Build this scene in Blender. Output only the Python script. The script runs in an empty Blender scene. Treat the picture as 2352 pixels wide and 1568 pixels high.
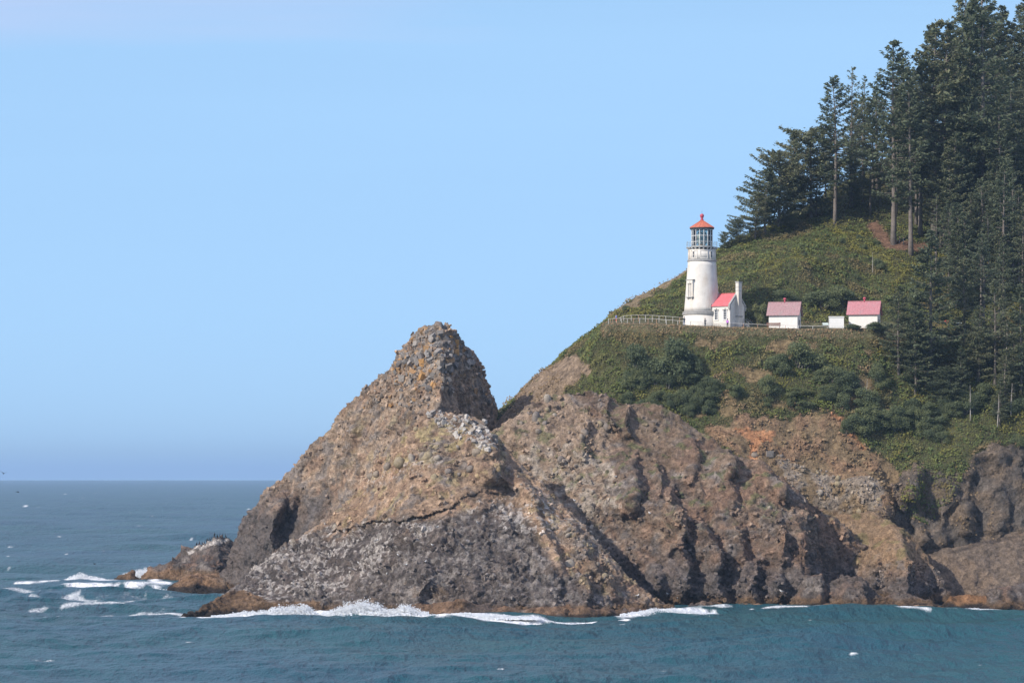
import bpy, bmesh, math, random
import numpy as np
from mathutils import Vector, Matrix, Quaternion
from mathutils.bvhtree import BVHTree

# ------------------------------------------------------------------ camera
F, CX, HZ, CAMH = 7350.0, 1176.0, 1093.2, 22.1      # focal length, centre column, level row (picture 2352 wide), eye height
SC = bpy.context.scene
COL = SC.collection
cam_d = bpy.data.cameras.new('camera')
cam_d.sensor_width = 36.0
cam_d.lens = 36.0 * F / 2352.0
cam_d.shift_y = (HZ - 784.0) / 2352.0
cam_d.clip_start = 1.0
cam_d.clip_end = 120000.0
cam = bpy.data.objects.new('camera', cam_d)
COL.objects.link(cam)
cam.location = (0, 0, CAMH)
cam.rotation_euler = (math.radians(90), 0, 0)
SC.camera = cam

# ------------------------------------------------------------------ sky, sun, exposure
SUN_AZ, SUN_EL = math.radians(52), math.radians(33)   # azimuth measured to the left of the way back to the camera
SUN_DIR = Vector((-math.sin(SUN_AZ) * math.cos(SUN_EL), -math.cos(SUN_AZ) * math.cos(SUN_EL), math.sin(SUN_EL)))
world = bpy.data.worlds.new('World')
SC.world = world
world.use_nodes = True
wn, wl = world.node_tree.nodes, world.node_tree.links
wn.clear()
sky = wn.new('ShaderNodeTexSky')
sky.sky_type = 'NISHITA'
sky.sun_disc = False
sky.sun_elevation = SUN_EL
sky.sun_rotation = math.atan2(SUN_DIR.x, SUN_DIR.y)
sky.altitude = 20
sky.air_density = 0.5
sky.dust_density = 0.2
sky.ozone_density = 1.5
tint = wn.new('ShaderNodeMix'); tint.data_type = 'RGBA'; tint.blend_type = 'MULTIPLY'
tint.inputs[0].default_value = 1.0
tint.inputs[7].default_value = (0.92, 0.98, 1.06, 1)
wl.new(sky.outputs[0], tint.inputs[6])
# thin high cloud: a bank of cirrus whose lower edge slopes, broken into long streaks
tc = wn.new('ShaderNodeTexCoord')
mp = wn.new('ShaderNodeMapping'); mp.inputs['Scale'].default_value = (2.0, 2.0, 26.0); mp.inputs['Rotation'].default_value = (0.0, 0.10, 0.0)
wl.new(tc.outputs['Generated'], mp.inputs[0])
cn = wn.new('ShaderNodeTexNoise'); cn.inputs['Scale'].default_value = 1.3; cn.inputs['Detail'].default_value = 5; cn.inputs['Roughness'].default_value = 0.5
wl.new(mp.outputs[0], cn.inputs['Vector'])
sxyz = wn.new('ShaderNodeSeparateXYZ'); wl.new(tc.outputs['Generated'], sxyz.inputs[0])
e1 = wn.new('ShaderNodeMath'); e1.operation = 'MULTIPLY_ADD'; e1.inputs[1].default_value = -0.10; wl.new(sxyz.outputs[0], e1.inputs[0]); wl.new(sxyz.outputs[2], e1.inputs[2])
e2 = wn.new('ShaderNodeMath'); e2.operation = 'MULTIPLY_ADD'; e2.inputs[1].default_value = 0.09; wl.new(cn.outputs[0], e2.inputs[0]); wl.new(e1.outputs[0], e2.inputs[2])
cr = wn.new('ShaderNodeMapRange'); cr.inputs[1].default_value = 0.178; cr.inputs[2].default_value = 0.215; cr.inputs[3].default_value = 0.0; cr.inputs[4].default_value = 0.95
wl.new(e2.outputs[0], cr.inputs[0])
# thin haze light in the low sky, thinning out with height
v2 = wn.new('ShaderNodeMapRange'); v2.interpolation_type = 'SMOOTHSTEP'
v2.inputs[1].default_value = 0.12; v2.inputs[2].default_value = 0.36; v2.inputs[3].default_value = 1.0; v2.inputs[4].default_value = 0.0
wl.new(sxyz.outputs[2], v2.inputs[0])
v3 = wn.new('ShaderNodeMapRange'); v3.inputs[1].default_value = 0.35; v3.inputs[2].default_value = 0.75; v3.inputs[3].default_value = 0.80; v3.inputs[4].default_value = 0.92
wl.new(cn.outputs[0], v3.inputs[0])
veil = wn.new('ShaderNodeMath'); veil.operation = 'MULTIPLY'; wl.new(v2.outputs[0], veil.inputs[0]); wl.new(v3.outputs[0], veil.inputs[1])
low = wn.new('ShaderNodeMix'); low.data_type = 'RGBA'; low.inputs[7].default_value = (3.65, 6.1, 9.0, 1)
wl.new(veil.outputs[0], low.inputs[0]); wl.new(tint.outputs[2], low.inputs[6])
cmix = wn.new('ShaderNodeMix'); cmix.data_type = 'RGBA'
cmix.inputs[7].default_value = (4.9, 5.5, 7.9, 1)
wl.new(cr.outputs[0], cmix.inputs[0]); wl.new(low.outputs[2], cmix.inputs[6])
bg = wn.new('ShaderNodeBackground'); bg.inputs[1].default_value = 0.12
wo = wn.new('ShaderNodeOutputWorld')
wl.new(cmix.outputs[2], bg.inputs[0]); wl.new(bg.outputs[0], wo.inputs[0])

sun_d = bpy.data.lights.new('sun', 'SUN')
sun_d.energy = 5.0
sun_d.angle = math.radians(0.53)
sun_d.color = (1.0, 0.93, 0.84)
sun = bpy.data.objects.new('sun', sun_d)
COL.objects.link(sun)
sun.rotation_euler = (-SUN_DIR).to_track_quat('-Z', 'Y').to_euler()

SC.view_settings.view_transform = 'Standard'
SC.view_settings.look = 'None'
SC.view_settings.exposure = 0.0
SC.view_settings.gamma = 1.0
SC.view_settings.use_curve_mapping = False
SC.cycles.max_bounces = 6
SC.cycles.diffuse_bounces = 2
SC.cycles.glossy_bounces = 3
SC.cycles.transmission_bounces = 6
SC.cycles.volume_bounces = 2
SC.cycles.use_denoising = True

rng = random.Random(7)
NR = np.random.default_rng(7)

# ------------------------------------------------------------------ placing: picture column, row and distance -> metres
def P(px, py, Y):
    return Vector(((px - CX) / F * Y, Y, CAMH + (HZ - py) / F * Y))

def proj(co):
    y = np.maximum(co[:, 1], 1.0)
    return CX + F * co[:, 0] / y, HZ - F * (co[:, 2] - CAMH) / y

# ------------------------------------------------------------------ noise in numpy
_G = np.array([(1,1,0),(-1,1,0),(1,-1,0),(-1,-1,0),(1,0,1),(-1,0,1),(1,0,-1),(-1,0,-1),
               (0,1,1),(0,-1,1),(0,1,-1),(0,-1,-1),(1,1,0),(-1,1,0),(0,-1,1),(0,-1,-1)], dtype=np.float32)
def _hash(ix, iy, iz, seed):
    h = (ix.astype(np.uint32) * np.uint32(374761393) + iy.astype(np.uint32) * np.uint32(668265263)
         + iz.astype(np.uint32) * np.uint32(2147483647) + np.uint32((seed * 144665) & 0xffffffff))
    h = (h ^ (h >> np.uint32(13))) * np.uint32(1274126177)
    h = (h ^ (h >> np.uint32(16))) * np.uint32(2246822519)
    return h ^ (h >> np.uint32(15))
def perlin(p, seed=0):
    p = np.asarray(p, dtype=np.float64) + 1000.0
    i = np.floor(p).astype(np.int64)
    f = (p - i).astype(np.float32)
    u = f * f * f * (f * (f * 6 - 15) + 10)
    out = 0
    for dx in (0, 1):
        wx = u[:, 0] if dx else 1 - u[:, 0]
        for dy in (0, 1):
            wy = u[:, 1] if dy else 1 - u[:, 1]
            for dz in (0, 1):
                wz = u[:, 2] if dz else 1 - u[:, 2]
                g = _G[_hash(i[:, 0] + dx, i[:, 1] + dy, i[:, 2] + dz, seed) & np.uint32(15)]
                d = g[:, 0] * (f[:, 0] - dx) + g[:, 1] * (f[:, 1] - dy) + g[:, 2] * (f[:, 2] - dz)
                out = out + wx * wy * wz * d
    return out
def fbm(p, size, octaves=4, seed=0, gain=0.5):
    p = np.asarray(p) / size
    a, s, tot = 1.0, 0.0, 0.0
    for o in range(octaves):
        s = s + a * perlin(p, seed + o * 17)
        tot += a; a *= gain; p = p * 2.03
    return s / tot * 1.6
def ridged(p, size, octaves=4, seed=0, gain=0.55):
    p = np.asarray(p) / size
    a, s, tot = 1.0, 0.0, 0.0
    for o in range(octaves):
        s = s + a * (1 - np.abs(perlin(p, seed + o * 17)) * 2.2)
        tot += a; a *= gain; p = p * 2.07
    return s / tot
def worley(p, size, seed=0):
    """distance to the nearest and second nearest cell point, and a random number of that cell"""
    p = np.asarray(p, dtype=np.float64) / size + 1000.0
    i = np.floor(p).astype(np.int64)
    f = (p - i).astype(np.float32)
    f1 = np.full(len(p), 9.0, np.float32); f2 = f1.copy(); cid = np.zeros(len(p), np.float32)
    for dx in (-1, 0, 1):
        for dy in (-1, 0, 1):
            for dz in (-1, 0, 1):
                h = _hash(i[:, 0] + dx, i[:, 1] + dy, i[:, 2] + dz, seed)
                ox = (h & np.uint32(1023)).astype(np.float32) / 1023 + dx - f[:, 0]
                oy = ((h >> np.uint32(10)) & np.uint32(1023)).astype(np.float32) / 1023 + dy - f[:, 1]
                oz = ((h >> np.uint32(20)) & np.uint32(1023)).astype(np.float32) / 1023 + dz - f[:, 2]
                d = ox * ox + oy * oy + oz * oz
                m = d < f1
                f2 = np.where(m, f1, np.minimum(f2, d))
                cid = np.where(m, ((h >> np.uint32(5)) & np.uint32(1023)).astype(np.float32) / 1023, cid)
                f1 = np.where(m, d, f1)
    return np.sqrt(f1), np.sqrt(f2), cid
def facet(p, size, seed=0, tilt=0.9):
    """broken-rock relief: every cell is a plane with its own height and tilt, with steps between neighbours"""
    p = np.asarray(p, dtype=np.float64) / size + 1000.0
    i = np.floor(p).astype(np.int64)
    f = (p - i).astype(np.float32)
    f1 = np.full(len(p), 9.0, np.float32); bx = np.zeros(len(p), np.float32); by = bx.copy(); bz = bx.copy(); bh = np.zeros(len(p), np.uint32)
    for dx in (-1, 0, 1):
        for dy in (-1, 0, 1):
            for dz in (-1, 0, 1):
                h = _hash(i[:, 0] + dx, i[:, 1] + dy, i[:, 2] + dz, seed)
                ox = (h & np.uint32(1023)).astype(np.float32) / 1023 + dx - f[:, 0]
                oy = ((h >> np.uint32(10)) & np.uint32(1023)).astype(np.float32) / 1023 + dy - f[:, 1]
                oz = ((h >> np.uint32(20)) & np.uint32(1023)).astype(np.float32) / 1023 + dz - f[:, 2]
                d = ox * ox + oy * oy + oz * oz
                m = d < f1
                f1 = np.where(m, d, f1); bx = np.where(m, ox, bx); by = np.where(m, oy, by); bz = np.where(m, oz, bz); bh = np.where(m, h, bh)
    g = [((bh >> np.uint32(k)) & np.uint32(255)).astype(np.float32) / 127.5 - 1 for k in (3, 9, 15)]
    cid = ((bh >> np.uint32(7)) & np.uint32(1023)).astype(np.float32) / 1023
    return (cid - 0.5) * 0.8 + tilt * (bx * g[0] + by * g[1] + bz * g[2]), cid
def sstep(a, b, x):
    t = np.clip((x - a) / (b - a), 0, 1)
    return t * t * (3 - 2 * t)
def inpoly(px, py, poly):
    """1 inside the polygon, 0 outside"""
    c = np.zeros(len(px), bool)
    n = len(poly)
    for k in range(n):
        x1, y1 = poly[k]; x2, y2 = poly[(k + 1) % n]
        if y1 == y2: continue
        m = ((y1 > py) != (y2 > py)) & (px < (x2 - x1) * (py - y1) / (y2 - y1) + x1)
        c ^= m
    return c
def mix(a, b, t):
    return a + (b - a) * t[:, None]
def seg_dist(px, py, line, sy=1.0):
    """distance to a polyline in picture units (rows weighted by sy)"""
    best = np.full(len(px), 1e9)
    for (x1, y1), (x2, y2) in zip(line[:-1], line[1:]):
        ax, ay = x2 - x1, (y2 - y1) * sy
        t = np.clip(((px - x1) * ax + (py - y1) * sy * ay) / max(ax * ax + ay * ay, 1e-6), 0, 1)
        best = np.minimum(best, np.hypot(px - x1 - t * ax, (py - y1) * sy - t * ay))
    return best

# ------------------------------------------------------------------ building blocks
def tag(o, label=None, cat=None, group=None, kind=None):
    if label: o['label'] = label
    if cat: o['category'] = cat
    if group: o['group'] = group
    if kind: o['kind'] = kind
    return o
def empty(name, loc=(0, 0, 0), rz=0.0):
    o = bpy.data.objects.new(name, None)
    o.empty_display_size = 0.5
    o.location = loc; o.rotation_euler = (0, 0, rz)
    COL.objects.link(o)
    return o
def link(name, me, mat=None, parent=None):
    o = bpy.data.objects.new(name, me)
    if mat and not me.materials: me.materials.append(mat)
    COL.objects.link(o)
    if parent: o.parent = parent
    return o
def np_mesh(name, verts, faces, smooth=False):
    """faces: an (n,3) or (n,4) array"""
    me = bpy.data.meshes.new(name)
    verts = np.asarray(verts, dtype=np.float32); faces = np.asarray(faces, dtype=np.int32)
    k = faces.shape[1]
    me.vertices.add(len(verts)); me.vertices.foreach_set('co', verts.ravel())
    me.loops.add(faces.size); me.loops.foreach_set('vertex_index', faces.ravel())
    me.polygons.add(len(faces)); me.polygons.foreach_set('loop_start', np.arange(0, faces.size, k, dtype=np.int32))
    me.polygons.foreach_set('use_smooth', np.full(len(faces), smooth))
    me.update(calc_edges=True)
    return me
def set_attr(me, name, arr, kind='FLOAT'):
    if kind == 'COLOR':
        a = me.color_attributes.new(name, 'FLOAT_COLOR', 'POINT')
        arr = np.concatenate([arr, np.ones((len(arr), 1))], axis=1)
        a.data.foreach_set('color', np.ascontiguousarray(arr, dtype=np.float32).ravel())
    else:
        a = me.attributes.new(name, 'FLOAT', 'POINT')
        a.data.foreach_set('value', np.ascontiguousarray(arr, dtype=np.float32))
def get_co(me):
    a = np.empty(len(me.vertices) * 3, np.float32); me.vertices.foreach_get('co', a); return a.reshape(-1, 3)
def get_no(me):
    a = np.empty(len(me.vertices) * 3, np.float32)
    me.vertex_normals.foreach_get('vector', a); return a.reshape(-1, 3)
def copy_tree(o, parent=None):
    c = o.copy(); COL.objects.link(c)
    if parent: c.parent = parent
    for ch in list(o.children): copy_tree(ch, c)
    return c

class MB:
    """collects boxes, bars, lathes and prisms; build() links them as one mesh object"""
    def __init__(s): s.v, s.f = [], []
    def add(s, vs, fs):
        n = len(s.v); s.v += [tuple(v) for v in vs]; s.f += [tuple(i + n for i in f) for f in fs]; return s
    def box(s, c, d, rz=0.0, m=None):
        x, y, z = d[0] / 2, d[1] / 2, d[2] / 2
        vs = [Vector((sx * x, sy * y, sz * z)) for sz in (-1, 1) for sy in (-1, 1) for sx in (-1, 1)]
        if m is None: m = Matrix.Rotation(rz, 3, 'Z')
        vs = [m @ v + Vector(c) for v in vs]
        return s.add(vs, [(0, 2, 3, 1), (4, 5, 7, 6), (0, 1, 5, 4), (2, 6, 7, 3), (0, 4, 6, 2), (1, 3, 7, 5)])
    def tube(s, pts, rads, n=6, cap=True):
        pts = [Vector(p) for p in pts]
        if isinstance(rads, (int, float)): rads = [rads] * len(pts)
        vs, fs = [], []
        ref = None
        for i, p in enumerate(pts):
            t = (pts[min(i + 1, len(pts) - 1)] - pts[max(i - 1, 0)])
            t = t.normalized() if t.length > 1e-9 else Vector((0, 0, 1))
            if ref is None:
                ref = Vector((1, 0, 0)) if abs(t.x) < 0.9 else Vector((0, 1, 0))
            a = (ref - t * ref.dot(t)).normalized(); b = t.cross(a); ref = a
            for k in range(n):
                w = 2 * math.pi * k / n
                vs.append(p + (a * math.cos(w) + b * math.sin(w)) * rads[i])
        for i in range(len(pts) - 1):
            for k in range(n):
                fs.append((i * n + k, i * n + (k + 1) % n, (i + 1) * n + (k + 1) % n, (i + 1) * n + k))
        if cap:
            fs.append(tuple(range(n - 1, -1, -1))); fs.append(tuple((len(pts) - 1) * n + k for k in range(n)))
        return s.add(vs, fs)
    def lathe(s, prof, n=32, c=(0, 0, 0), a0=0.0, cap=True):
        vs, fs = [], []
        for r, z in prof:
            for k in range(n):
                w = a0 + 2 * math.pi * k / n
                vs.append((c[0] + r * math.cos(w), c[1] + r * math.sin(w), c[2] + z))
        for i in range(len(prof) - 1):
            for k in range(n):
                fs.append((i * n + k, i * n + (k + 1) % n, (i + 1) * n + (k + 1) % n, (i + 1) * n + k))
        if cap:
            fs.append(tuple(range(n - 1, -1, -1))); fs.append(tuple((len(prof) - 1) * n + k for k in range(n)))
        return s.add(vs, fs)
    def prism(s, poly, axis, a, b):
        """a polygon of 2-d points pushed along x, y or z from a to b"""
        def at(p, t): return {'x': (t, p[0], p[1]), 'y': (p[0], t, p[1]), 'z': (p[0], p[1], t)}[axis]
        n = len(poly)
        vs = [at(p, a) for p in poly] + [at(p, b) for p in poly]
        return s.add(vs, [tuple(range(n - 1, -1, -1)), tuple(range(n, 2 * n))] + [(k, (k + 1) % n, n + (k + 1) % n, n + k) for k in range(n)])
    def mesh(s, name, smooth=False, bevel=0.0):
        me = bpy.data.meshes.new(name)
        me.from_pydata([tuple(v) for v in s.v], [], s.f)
        bm = bmesh.new(); bm.from_mesh(me)
        bmesh.ops.recalc_face_normals(bm, faces=bm.faces)
        if bevel: bmesh.ops.bevel(bm, geom=bm.edges[:], offset=bevel, segments=1, affect='EDGES', clamp_overlap=True)
        bm.to_mesh(me); bm.free()
        if smooth:
            for p in me.polygons: p.use_smooth = True
        return me
    def build(s, name, mat, parent=None, smooth=False, bevel=0.0):
        return link(name, s.mesh(name, smooth, bevel), mat, parent)

# ------------------------------------------------------------------ materials
MATS = {}
def new_mat(name):
    m = bpy.data.materials.new(name); m.use_nodes = True
    nt = m.node_tree
    b = nt.nodes['Principled BSDF']
    b.inputs['Specular IOR Level'].default_value = 0.3
    MATS[name] = m
    return m, nt, nt.nodes, nt.links, b
def noise_node(nt, scale, detail=4, rough=0.55, vec=None, dist=0.0):
    n = nt.nodes.new('ShaderNodeTexNoise')
    n.inputs['Scale'].default_value = scale; n.inputs['Detail'].default_value = detail
    n.inputs['Roughness'].default_value = rough; n.inputs['Distortion'].default_value = dist
    if vec is not None: nt.links.new(vec, n.inputs['Vector'])
    return n
def coords(nt, which='Object', scale=None):
    t = nt.nodes.new('ShaderNodeTexCoord')
    if scale is None: return t.outputs[which]
    m = nt.nodes.new('ShaderNodeMapping'); m.inputs['Scale'].default_value = scale
    nt.links.new(t.outputs[which], m.inputs[0]); return m.outputs[0]
def maprange(nt, sock, a, b, c, d):
    m = nt.nodes.new('ShaderNodeMapRange')
    for k, v in zip((1, 2, 3, 4), (a, b, c, d)): m.inputs[k].default_value = v
    nt.links.new(sock, m.inputs[0]); return m.outputs[0]
def mixcol(nt, fac, a, b, mode='MIX'):
    m = nt.nodes.new('ShaderNodeMix'); m.data_type = 'RGBA'; m.blend_type = mode
    for i, v in ((0, fac), (6, a), (7, b)):
        if isinstance(v, (int, float)): m.inputs[i].default_value = v
        elif isinstance(v, tuple): m.inputs[i].default_value = v if len(v) == 4 else v + (1,)
        else: nt.links.new(v, m.inputs[i])
    return m.outputs[2]
def bump(nt, height, strength=0.5, dist=0.1, normal=None):
    b = nt.nodes.new('ShaderNodeBump'); b.inputs['Strength'].default_value = strength; b.inputs['Distance'].default_value = dist
    nt.links.new(height, b.inputs['Height'])
    if normal is not None: nt.links.new(normal, b.inputs['Normal'])
    return b.outputs[0]
def simple_mat(name, col, rough=0.7, var=0.25, scale=3.0, metal=0.0, bumpd=0.0, spec=0.3, stain=None, stain_amt=0.5):
    m, nt, N, L, b = new_mat(name)
    c = coords(nt)
    n = noise_node(nt, scale, 5, 0.6, c)
    v = maprange(nt, n.outputs[0], 0.3, 0.7, 1 - var, 1 + var)
    base = mixcol(nt, 1.0, tuple(col), v, 'MULTIPLY')
    if stain:
        s = noise_node(nt, scale * 0.35, 5, 0.7, coords(nt, 'Object', (1, 1, 0.3)))
        base = mixcol(nt, maprange(nt, s.outputs[0], 0.5, 0.72, 0, stain_amt), base, tuple(stain))
    L.new(base, b.inputs['Base Color'])
    b.inputs['Roughness'].default_value = rough; b.inputs['Metallic'].default_value = metal
    b.inputs['Specular IOR Level'].default_value = spec
    if bumpd: L.new(bump(nt, n.outputs[0], 0.6, bumpd), b.inputs['Normal'])
    return m
# ------------------------------------------------------------------ rock and ground material: the colour of the stone comes with the vertices
def rock_material(name, fine=1.0, bumpd=0.25, wet=True):
    m, nt, N, L, b = new_mat(name)
    at = N.new('ShaderNodeAttribute'); at.attribute_name = 'stone'
    c = coords(nt)
    n1 = noise_node(nt, 0.9, 6, 0.68, c, 0.4)
    n2 = noise_node(nt, 3.6, 4, 0.65, c)
    vo = N.new('ShaderNodeTexVoronoi'); vo.inputs['Scale'].default_value = 1.7 * fine; vo.feature = 'F1'
    wv = mixcol(nt, 0.22, c, n2.outputs[1]); L.new(wv, vo.inputs['Vector'])
    v = maprange(nt, n1.outputs[0], 0.28, 0.72, 0.45, 1.4)
    v2 = maprange(nt, n2.outputs[0], 0.3, 0.7, 0.72, 1.28)
    base = mixcol(nt, 1.0, at.outputs[0], v, 'MULTIPLY')
    base = mixcol(nt, 1.0, base, v2, 'MULTIPLY')
    cell = mixcol(nt, 0.35, (1, 1, 1), vo.outputs['Color'])
    bw = N.new('ShaderNodeRGBToBW'); L.new(cell, bw.inputs[0])
    base = mixcol(nt, 1.0, base, maprange(nt, bw.outputs[0], 0.6, 1.0, 0.72, 1.22), 'MULTIPLY')
    L.new(base, b.inputs['Base Color'])
    b.inputs['Roughness'].default_value = 0.88
    b.inputs['Specular IOR Level'].default_value = 0.18
    nb = bump(nt, vo.outputs['Distance'], 0.8, bumpd * 1.8)
    nb = bump(nt, n1.outputs[0], 1.0, bumpd * 2.8, nb)
    nb = bump(nt, n2.outputs[0], 1.0, bumpd * 0.9, nb)
    L.new(nb, b.inputs['Normal'])
    return m
M_ROCK = rock_material('weathered_rock')
M_STONE = rock_material('loose_stone', 1.5, 0.12)

def voxelize(me, size, away=0.8):
    o = bpy.data.objects.new('tmp', me); COL.objects.link(o)
    r = o.modifiers.new('r', 'REMESH'); r.mode = 'VOXEL'; r.voxel_size = size; r.use_smooth_shade = True
    dg = bpy.context.evaluated_depsgraph_get()
    out = bpy.data.meshes.new_from_object(o.evaluated_get(dg))
    bpy.data.objects.remove(o); bpy.data.meshes.remove(me)
    # keep what can be seen: drop the deep foot and the faces turned straight away
    co = get_co(out); no = get_no(out)
    keep = (co[:, 2] > -2.2) & (no[:, 1] < away)
    li = np.empty(len(out.loops), np.int32); out.loops.foreach_get('vertex_index', li)
    q = li.reshape(-1, 4); q = q[keep[q].all(1)]
    used = np.zeros(len(co), bool); used[q.ravel()] = True
    new = np.cumsum(used) - 1
    res = np_mesh('rock', co[used], new[q], True)
    bpy.data.meshes.remove(out)
    return res

def stroke_shift(px, py, strokes):
    """how far (m) the face stands out towards the viewer: spurs (+) and gullies (-), each a line down the face with a gentle and an abrupt side"""
    s = np.zeros(len(px))
    pq = np.stack([px, py, 0 * px], -1)
    px = px + 13 * fbm(pq, 70, 2, 301) + 4 * fbm(pq, 24, 2, 302)
    py = py + 12 * fbm(pq, 60, 2, 303)
    cut = 0.75 + 0.4 * fbm(pq, 50, 3, 304)
    for line, amp, wl_, wr_ in strokes:
        ys = np.array([q[1] for q in line], float); xs = np.array([q[0] for q in line], float)
        o = np.argsort(ys); ys, xs = ys[o], xs[o]
        d = px - np.interp(py, ys, xs)
        L_ = ys[-1] - ys[0]
        tap = sstep(ys[0] - 0.12 * L_, ys[0] + 0.25 * L_, py) * (1 - sstep(ys[-1] - 0.2 * L_, ys[-1] + 0.15 * L_, py))
        pr = np.where(d < 0, 1 + d / wl_, 1 - d / wr_)
        s += amp * np.clip(pr, 0, 1) * tap
    return s * np.clip(cut + 0.3, 0.35, 1.35)

def mass(cols, power=1.2, step=5.0, nf=90, back=30.0, strokes=(), voxel=0.33, smooth=3):
    """a rock mass: control columns (picture column, top row, distance of the top, distance of the foot) joined into one solid"""
    c = np.array(cols, float)
    px = np.arange(c[0, 0], c[-1, 0] + 0.1, step)
    top = np.interp(px, c[:, 0], c[:, 1]); yt = np.interp(px, c[:, 0], c[:, 2]); yb = np.interp(px, c[:, 0], c[:, 3])
    k = np.ones(smooth) / smooth
    sm = lambda a: np.convolve(np.pad(a, smooth // 2, mode='edge'), k, 'valid')[:len(a)]
    yt, yb = sm(sm(yt)), sm(sm(yb))
    zt = CAMH + (HZ - top) / F * yt; zb = -5.0
    zt = np.maximum(zt, zb + 1.0)
    t = np.linspace(0, 1, nf)
    Z = zb + (zt[:, None] - zb) * t[None, :]
    Y = yb[:, None] + (yt - yb)[:, None] * t[None, :] ** power
    PX = np.repeat(px[:, None], nf, 1)
    PY = HZ - F * (Z - CAMH) / Y
    sh = stroke_shift(PX.ravel(), PY.ravel(), strokes).reshape(PX.shape)
    X = (PX - CX) / F * Y
    Y2 = Y - sh
    fr = np.stack([X, Y2, Z], -1)
    s = np.linspace(0, 1, 16)[1:]
    Yb_ = Y2[:, -1:] + back * s[None, :]
    Zb_ = zt[:, None] + (zb - zt)[:, None] * s[None, :] ** 1.6
    Xb_ = np.repeat(X[:, -1:], 15, 1)
    g = np.concatenate([fr, np.stack([Xb_, Yb_, Zb_], -1)], 1)
    nc, nr = g.shape[:2]
    idx = np.arange(nc * nr).reshape(nc, nr)
    a = idx[:-1, :]; b_ = idx[1:, :]
    a2 = np.roll(a, -1, 1); b2 = np.roll(b_, -1, 1)
    q = np.stack([a, b_, b2, a2], -1).reshape(-1, 4)
    me = bpy.data.meshes.new('mass')
    faces = q.tolist() + [idx[0].tolist(), idx[-1][::-1].tolist()]
    me.from_pydata(g.reshape(-1, 3).tolist(), [], faces)
    bm = bmesh.new(); bm.from_mesh(me); bmesh.ops.recalc_face_normals(bm, faces=bm.faces); bm.to_mesh(me); bm.free()
    return voxelize(me, voxel)

def crag(me, amp_big=1.0, pillow=0.5, pillow_size=3.2, small=0.28, small_size=1.3, grain=0.12, rough=None, seed=0, fade_top=None):
    """craggy relief pushed along the normals: broad swells, boulder-like bulges, small lumps"""
    co = get_co(me); no = get_no(me)
    px, py = proj(co)
    w = np.ones(len(co)) if rough is None else rough(px, py, co, no)
    warp = np.stack([fbm(co, 6.0, 2, seed + 50), fbm(co, 6.0, 2, seed + 51), fbm(co, 6.0, 2, seed + 52)], -1) * 1.6
    p = co + warp
    d = amp_big * (0.6 * fbm(co, 11.0, 3, seed + 1) + 0.5 * (ridged(p * [1, 1, 0.55], 7.0, 3, seed + 2) - 0.55))
    f1, f2, c0 = worley(p * [1, 1, 0.8], pillow_size, seed + 3)
    d += w * pillow * 0.45 * (np.sqrt(np.clip(1 - f1 * f1, 0, 1)) - 0.6) * (0.4 + 1.2 * c0)
    sk = np.array([[.86, .12, .5], [-.12, .99, .08], [-.5, -.1, .86]])        # joints dip to the right
    pj = (co + 0.55 * warp) @ sk
    a1, cid = facet(pj * [1, 1, 1.5], pillow_size * 1.25, seed + 7)
    a2, gid = facet(pj * [1, 1, 1.35], small_size * 1.35, seed + 8)
    a3, hid = facet(pj * [1, 1, 1.2], small_size * 0.66, seed + 9)
    patch_ = 0.55 + 0.9 * sstep(-0.25, 0.35, fbm(co, 5.0, 2, seed + 10))
    d += w * patch_ * (pillow * 0.85 * a1 + small * 0.80 * a2 + small * 0.42 * a3)
    d += w * grain * fbm(co, 0.9, 2, seed + 5) * 1.2
    g1 = f1
    co = co + no * d[:, None]
    me.vertices.foreach_set('co', co.astype(np.float32).ravel()); me.update()
    return co, cid, gid, g1

def A(*c): return np.array(c, float)
# stone and soil colours (base colours)
TAN, BROWN, REDB, GREYR, DARKR, GUANO, YELLOW, ORANGE, ALGAE, SOIL, STRAW, PALE, RUST = (
    A(.315, .235, .17), A(.205, .153, .112), A(.245, .155, .105), A(.195, .17, .152), A(.070, .063, .062), A(.54, .50, .46), A(.37, .30, .155),
    A(.40, .245, .11), A(.125, .08, .046), A(.27, .20, .14), A(.32, .255, .17), A(.36, .315, .265), A(.45, .22, .11))

def base_paint(px, py, co, no, cid, gid, seed, tan=TAN):
    n = fbm(co, 9.0, 4, seed + 70); n2 = fbm(co, 3.0, 3, seed + 71); n3 = fbm(co * [1, 1, 0.35], 2.2, 3, seed + 72)
    c = np.repeat(tan[None], len(co), 0)
    c = mix(c, BROWN[None], sstep(-0.15, 0.35, n))
    c = mix(c, GREYR[None], sstep(0.1, 0.45, n2) * 0.8)
    c = mix(c, REDB[None], sstep(0.1, 0.4, -n2 + 0.4 * n3) * 0.55)
    c *= (0.78 + 0.44 * gid)[:, None] * (0.85 + 0.3 * cid)[:, None]
    return c, n, n2, n3

def finish(name, me, rgb, label, cat, parent=None, mat=None):
    set_attr(me, 'stone', np.clip(rgb * [1.2, 1.18, 1.15], 0.01, 0.85), 'COLOR')
    o = link(name, me, mat or M_ROCK)
    tag(o, label, cat, None, 'structure')
    return o
def tide_band(c, co, n2, n3, low=0.9, high=2.2, black=0.5):
    z = co[:, 2] + 0.7 * n2
    c = mix(c, ALGAE[None] * (1 + 0.5 * n3[:, None]), (1 - sstep(low, high, z)) * 0.9)
    return mix(c, A(.03, .024, .02)[None], 1 - sstep(black - 0.4, black + 0.3, z))

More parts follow.
